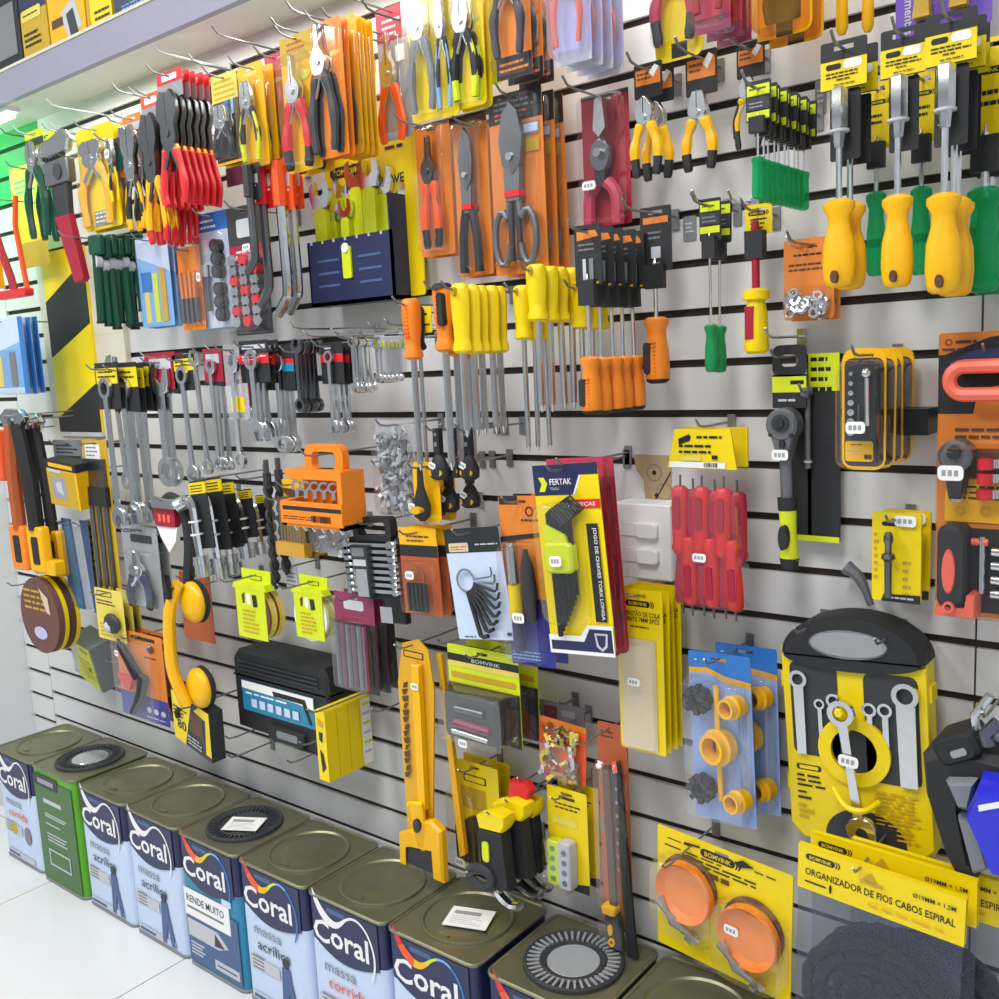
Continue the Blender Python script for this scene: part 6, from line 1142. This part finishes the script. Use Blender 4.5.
b = MB(); b.prism(rrect(-W * .34, W * .1, -H * .84, -H * .8, .005), -.024, -.004, 'amber', bev=.003); b.prism(ell(-W * .1, -H * .91, W * .08, H * .025), -.021, -.016, 'amber'); b.ring(ell(-W * .06, -H * .965, W * .1, W * .12, 14), ell(-W * .06, -H * .965, W * .05, W * .06, 14), -.022, -.016, 'amber'); b.build('handle_ring', t)
b = MB(); shell(b, -W * .4, W * .4, -H * .99, -H * .14, .03, .008); b.build('blister', t); hook(loc.x - .01, loc.z - .01, .2, 'wire hook through the tall orange card')
# blue card of yellow pipe adapters
def fittings(t, W, H):
    def adapt(x, z, r, m='amber', y0=-.004):
        b = MB(); b.lathe([(0, r), (.012, r), (.016, r * 1.12), (.02, r * 1.12), (.022, r * .92), (.034, r * .92), (.034, r * .7), (.01, r * .66)], m, (x, y0, z), (-.3, -1, .05), 18, caps=False); b.lathe([(.01, r * .66), (.011, .001)], 'brown' if m == 'amber' else 'black', (x, y0, z), (-.3, -1, .05), 18, caps=False); b.build('pipe_adapter', t)
    b = MB()
    for s in (-1, 1): b.tube([(-W * .02, -.01, -H * .52), (-W * .02, -.01, -H * (.52 - s * .34))], W * .045, 'amber', 8, fl=(1, .7))
    b.build('cross_handle', t)
    adapt(W * .06, -H * .53, W * .25); adapt(W * .32, -H * .28, W * .16); adapt(W * .34, -H * .83, W * .16)
    for z in (.27, .8):
        b = MB()
        b.ring(ell(-W * .3, -H * z, W * .2, W * .2, 16), ell(-W * .3, -H * z, W * .09, W * .09, 16), -.02, -.006, 'soft_black')
        for k in range(8): a = k * PI / 4; b.box(-.004, .004, -.026, -.006, W * .12, W * .22, 'soft_black', T=Tz(-W * .3, 0, -H * z, 0, a))
        b.build('flange_washer', t)
card('blue card of yellow pipe adapters and black washers', 'pipe adapters', (690, 654, 751, 820), .12, 'blue', [('p', [(0, .1), (.3, .09), (.6, .13), (1, .15), (1, .18), (.6, .17), (.3, .12), (0, .13)], 'gold'), ('p', [(0, .13), (.3, .12), (.6, .17), (1, .18), (1, 1), (0, 1)], 'periwinkle'), ('e', .12, .05, .025, .008, 'white')], tool=fittings, bub=(.02, .12, .98, .97, .04), bm='clear', n=2, dy=.065, roll=-.03, name='adapter_pack', dx=.014)
# wrench case
W, H, loc = span(780, 616, 924, 846, .07); t = thing('wrench_case', 'large yellow wrench case with black handle and steel wrenches', 'wrench set', loc, None, (0, -.055, 0))
D = .05
body = rrect(-W * .5, W * .5, -H, -H * .16, .03, 4)
b = MB(); b.prism([(-W * .47, -H * .99), (W * .47, -H * .99), (W * .48, -H * .18), (-W * .48, -H * .18)], .004, D, 'yellow'); b.build('rear_shell', t)
# front plate with the pockets set in dark
b = MB(); b.prism([(-W * .5 + .02, -H), (W * .5 - .02, -H), (W * .5, -H + .02), (W * .5, -H * .19), (W * .2, -H * .2), (0, -H * .185), (-W * .25, -H * .15), (-W * .5, -H * .155), (-W * .5, -H + .02)], -.004, .006, 'yellow', bev=.003); b.build('front_plate', t)
b = MB(); b.prism(ell(0, -H * .18, W * .49, H * .18, 24, 0, 180), -.012, D, 'soft_black', bev=.008); b.prism(ell(0, -H * .18, W * .47, H * .05, 20, 180, 360), -.0125, -.002, 'soft_black', bev=.002); hd_ = b.build('handle', t)
b = MB(); b.prism(ell(W * .0, -H * .115, W * .27, H * .06, 24), -.016, -.01, 'clear_milky', bev=.002); b.prism(ell(W * .0, -H * .115, W * .26, H * .052, 24), -.0124, -.0118, 'mid_grey'); b.build('window', hd_, 'milky oval window')
b = MB()
def pocket(p, m='charcoal', y=-.0052): b.prism(p, y, -.003, m)
rr = lambda u0, u1, v0, v1, r=.012: rrect(-W / 2 + W * u0, -W / 2 + W * u1, -H * v1, -H * v0, r, 3)
pocket(rr(.06, .4, .21, .62)); pocket(rr(.58, .94, .23, .69)); pocket(ell(0, -H * .57, W * .165, W * .165, 24), 'charcoal'); b.build('pockets', t, 'dark wrench pockets')
b = MB(); b.ring(ell(0, -H * .57, W * .25, W * .25, 32), ell(0, -H * .57, W * .16, W * .16, 32), -.012, -.004, 'yellow'); b.build('centre_ring', t)
b = MB(); pocket(ell(W * .04, -H * .96, W * .28, H * .135, 20, 0, 180), 'charcoal', -.0054); b.build('lower_window', t, 'dark half round window')
def cw(x, z, L, wd, a=0, y=-.012, m='steel'):
    s = MB(); wrench_pts(s, L, wd, m, 0, Tz(x, y, z, 0, a), True, .007); s.build('wrench', t)
ring_shaft(t, -W * .37, -H * .245, H * .37, W * .065, W * .075, -.009); ring_shaft(t, -W * .225, -H * .36, H * .17, W * .038, W * .03, -.008); ring_shaft(t, -W * .125, -H * .33, H * .16, W * .05, W * .04, -.008)
ring_shaft(t, W * .12, -H * .35, H * .14, W * .05, W * .04, -.008); ring_shaft(t, W * .225, -H * .345, H * .25, W * .05, W * .042, -.008); ring_shaft(t, W * .365, -H * .25, H * .435, W * .088, W * .125, -.011)
cw(-W * .05, -H * .335, H * .6, W * .2, -.11, -.03)
b = MB(); b.prism(ell(-W * .045, -H * .385, W * .035, W * .035, 6), -.04, -.012, 'yellow', bev=.002); b.build('hex_post', t)
b = MB(); b.tube(curve([(-W * .14, -.02, -H * .73), (-W * .02, -.042, -H * .775), (W * .1, -.04, -H * .78), (W * .16, -.014, -H * .765)], 4), .0045, 'yellow', 8); b.build('retainer_strap', t)
b = MB(); deco(b, W, H, [('rr', .07, .665, .25, .69, 'black', .003), ('rr', .09, .67, .23, .685, 'yellow', .002), ('l', .07, .3, .715, 3, .022, 'black'), ('l', .07, .18, .79, 1, .02, 'black'), ('l', .07, .2, .815, 1, .025, 'black'), ('l', .07, .2, .85, 3, .025, 'ochre'), ('l', .62, .92, .73, 9, .017, 'ochre'), ('r', .78, .96, .86, .98, 'disc_brown'), ('e', .72, .88, .02, .012, 'brown'), ('l', .76, .9, .88, 3, .02, 'ochre')], -.0045); b.build('printed_text', t)
sticker(t, -W * .0, -H * .585, -.036, .03, .018, .1)
for s in (-1, 1):
    for v in (.3, .76):
        b = MB(); b.box(s * W * .49 - .006, s * W * .49 + .006, .002, .03, -H * v - .012, -H * v + .012, 'yellow'); b.build('hinge' if s < 0 else 'latch', t)
for x in (-.28, .26): hook(loc.x + x * W, loc.z - H * .07, .13, 'wire hook through the ' + ('left' if x < 0 else 'right') + ' of the yellow wrench case handle')
# face mask helmet
W, H, loc = span(926, 738, 1030, 872, .11); t = thing('protective_mask', 'black and glossy blue protective mask at the right frame edge', 'mask', loc)
b = MB(); b.prism([(-W * .48, -H * .13), (-W * .2, -H * .02), (W * .5, -H * .06), (W * .5, -H * .24), (0, -H * .16), (-W * .16, -H * .24), (-W * .14, -H * .5), (-W * .02, -H * .9), (W * .08, -H * .96), (W * .02, -H * 1.02), (-W * .12, -H * 1.0), (-W * .24, -H * .84), (-W * .44, -H * .42)], -.04, .05, 'soft_black', bev=.012); b.build('strap_frame', t)
b = MB(); b.prism(rrect(-W * .36, W * .08, -H * .08, H * .12, .012), -.045, .02, 'soft_black', T=Tz(0, 0, 0, 0, -.5), bev=.006); b.prism(rrect(-W * .2, -W * .04, -H * .03, H * .02, .003), -.047, -.044, 'mid_grey', T=Tz(0, 0, 0, 0, -.5)); b.build('buckle', t)
b = MB(); b.prism([(-W * .2, -H * .24), (W * .08, -H * .2), (W * .02, -H * .42), (-W * .08, -H * .42)], -.06, .0, 'grey', bev=.006); b.prism([(-W * .1, -H * .5), (W * .06, -H * .52), (W * .2, -H * .84), (W * .06, -H * .9)], -.05, .0, 'grey', bev=.006); b.build('side_panel', t)
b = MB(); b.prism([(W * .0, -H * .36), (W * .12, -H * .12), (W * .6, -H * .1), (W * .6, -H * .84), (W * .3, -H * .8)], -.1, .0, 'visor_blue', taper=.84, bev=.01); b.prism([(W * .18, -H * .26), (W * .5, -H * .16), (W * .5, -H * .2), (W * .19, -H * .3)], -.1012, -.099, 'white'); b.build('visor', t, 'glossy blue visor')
b = MB(); b.tube([(W * .02, -.02, H * .1), (W * .0, -.02, H * .2), (W * .14, -.02, H * .36)], .006, 'steel', 8); b.sph((W * .22, -.02, H * .14), (.014, .012, .02), 'mid_grey'); b.tube([(W * .1, -.02, H * .1), (W * .18, -.02, H * .2), (W * .34, -.02, H * .22)], .005, 'pale_grey', 8); b.tube([(W * .14, -.03, H * .02), (W * .12, -.03, H * .1), (W * .24, -.03, H * .2)], .009, 'dark_steel', 8); b.build('headband_clip', t)
hook(loc.x + W * .1, loc.z + H * .2, .15, 'wire hook holding the black and blue mask')
# orange saucer card
def saucers(t, W, H):
    for x, z in ((-.24, .43), (.24, .56)):
        b = MB(); b.lathe([(0, W * .19), (.006, W * .212), (.02, W * .212), (.023, W * .205), (.02, W * .198), (.011, W * .18), (.008, W * .17), (.0085, W * .1), (.0075, W * .095), (.0075, .001)], 'orange', (W * x, -.004, -H * z), (0, -1, .0), 36, sx=1, sy=1); b.build('orange_cup', t)
        b = MB(); b.ring(ell(W * x, -H * (z - .03), W * .215, W * .215, 32), ell(W * x, -H * (z - .03), W * .18, W * .18, 32), -.006, -.001, 'disc_brown'); b.build('grey_washer', t)
        for k in range(3):
            b = MB(); T = Tz(W * (x - .06), -.02, -H * (z + .24), 0, .5 + .06 * k); b.tube([(-W * .17, 0, .004 * k), (0, -.004, -.004 * k), (W * .2, 0, .006 * k)], .006, ('steel', 'chrome', 'chrome')[k], 8, T=T); b.box(W * .12, W * .17, -.007, .007, -.008, .008, 'steel', T=T); b.build('clamp_band', t)
SC = [('logo', .34, .09, .3), ('l', .08, .3, .08, 1, .02, 'black'), ('l', .06, .5, .14, 1, .025, 'black'), ('l', .3, .9, .17, 2, .03, 'black'), ('l', .74, .95, .075, 1, .02, 'black'), ('r', .42, .23, .48, .27, 'brown'), ('r', .5, .23, .56, .27, 'brown'), ('p', [(.22, .055), (.34, .045), (.34, .06), (.22, .07)], 'black'), ('p', [(.6, .06), (.66, .02), (.74, .05), (.62, .09)], 'black')]
card('yellow square card with two orange cups in plastic', 'cup kit', (657, 856, 798, 950), .1, 'yellow', [], name='cup_kit', hk=False) if False else None
W, H, loc = span(656, 847, 797, 968, .11)
W2, H2 = W * 1.0, .225
t = thing('cup_kit', 'yellow square card with two orange cups in plastic', 'cup kit', Vector((loc.x, -.11, at(726, 850, .11).z)), None, (0, .03, -.1))
b = MB(); b.prism(slotted(W2, H2, .003), 0, .002, 'yellow'); deco(b, W2, H2, SC); b.build('backing_card', t); saucers(t, W2, H2)
for x, z in ((-.24, .45), (.24, .58)):
    b = MB(); shell(b, W2 * (x - .25), W2 * (x + .25), -H2 * (z + .36), -H2 * (z - .28), .034, .03); b.build('blister', t)
sticker(t, W2 * .16, -H2 * .5, -.037, .026, .016)
hook(loc.x - W2 * .25, t.location.z - .02, .2, 'long wire hook over the left of the orange cup card')
# spiral cable organiser bags
def organiser(label, x0, yt, x1, d, yaw, n):
    pass
W, H, loc = span(802, 866, 970, 940, .16); H = .075
zt = at(886, 862, .16).z
def header_bag(label, loc, W, rot, first=True):
    t = thing('cable_organiser_bag', label, 'cable organiser', loc, 'spiral cable organiser bags', rot)
    b = MB(); b.box(-W / 2, W / 2, -.0015, 0, -.068, 0, 'yellow'); b.box(-W / 2, W / 2, .006, .0075, -.068, 0, 'yellow'); b.box(-W / 2, W / 2, -.0015, .0075, -.0005, .001, 'yellow')
    deco(b, W, .068, [('logo', .05, .22, .22), ('t', .05, .64, .16, 'ORGANIZADOR DE FIOS CABOS ESPIRAL', 'black', .9, 'L'), ('l', .05, .2, .8, 1, .09, 'black'), ('e', .215, .8, .008, .03, 'black'), ('t', .83, .3, .1, 'Ø19MM × 1,5M', 'black', .24), ('p', [(.41, .3), (.46, .1), (.5, .3)], 'ochre'), ('r', .4, .31, .54, .36, 'ochre'), ('l', .45, .95, .8, 1, .09, 'gold')], -.0015); b.build('header_card', t)
    b = MB(); b.prism([(-W * .495, -.3), (W * .495, -.3), (W * .495, -.066), (-W * .495, -.066)], -.0012, -.0006, 'clear_smoke'); b.build('clear_bag', t)
    for k in range(4):
        b = MB(); R_ = .105 - .02 * k; cz = -.225
        b.tube([(R_ * math.cos(a), .012 + .004 * (i % 2), cz + R_ * .92 * math.sin(a)) for i, a in enumerate([2 * PI * i / 60 for i in range(60)])], [.0105 if i % 3 else .0085 for i in range(60)], 'black', 8, closed=True); b.build('spiral_wrap', t)
    return t
header_bag('spiral cable organiser bag, front one, header fully readable', Vector((loc.x + .004, -.188, zt)), W, (0, .03, -.06))
header_bag('spiral cable organiser bag, second, header showing above the front one', Vector((loc.x + .01, -.156, zt + .01)), W, (0, .0, -.06))
header_bag('spiral cable organiser bag nearest the wall, offset to the right', Vector((loc.x + .06, -.124, zt - .0)), W * .98, (0, .02, -.02))
p = at(880, 842, .1); hook(p.x, zt - .004, .22, 'wire hook through the yellow organiser headers')
# bare hooks over the top row
for i, (x, y, L, w_) in enumerate(((46, 99, .2, 'left of two bare hooks in the green glow'), (50, 123, .2, 'lower bare hook in the green glow'), (152, 44, .2, 'bright bare hook before the fascia'), (112, 84, .22, 'bare hook left of the red headers'), (133, 86, .2, 'short bare hook left of the red headers'), (188, 54, .2, 'bare hook above the blue striped crimper'), (212, 26, .22, 'long bare hook above the amber pliers'), (270, 17, .22, 'bare hook above the red handled pliers'), (286, 1, .2, 'bare hook above the orange pliers'), (362, 0, .2, 'bare hook by the dark red plier header'), (0, 128, .14, 'bare hook at the left frame edge'))):
    q = at(x, y, L); hook(q.x, q.z - .014, L, w_, 'pale_grey' if i < 3 else 'dark_steel')
for i, (x, y, L, w_) in enumerate(((692, 190, .12, 'bare upturned hook above the green thin drivers'), (728, 190, .1, 'bare upturned hook above the insulated driver'), (787, 236, .12, 'bare hook tip before the orange nut card'), (765, 328, .14, 'upturned hook tip before the torque wrench'), (455, 496, .08, 'small bare hook by the orange torch pack'), (438, 640, .1, 'bare hook right of the yellow hacksaw card'), (105, 660, .12, 'bare double hook right of the slanted grey box'), (92, 610, .1, 'bare hook near the grey cup brush card'))):
    q = at(x, y, L); hook(q.x, q.z - .014, L, w_, 'steel')
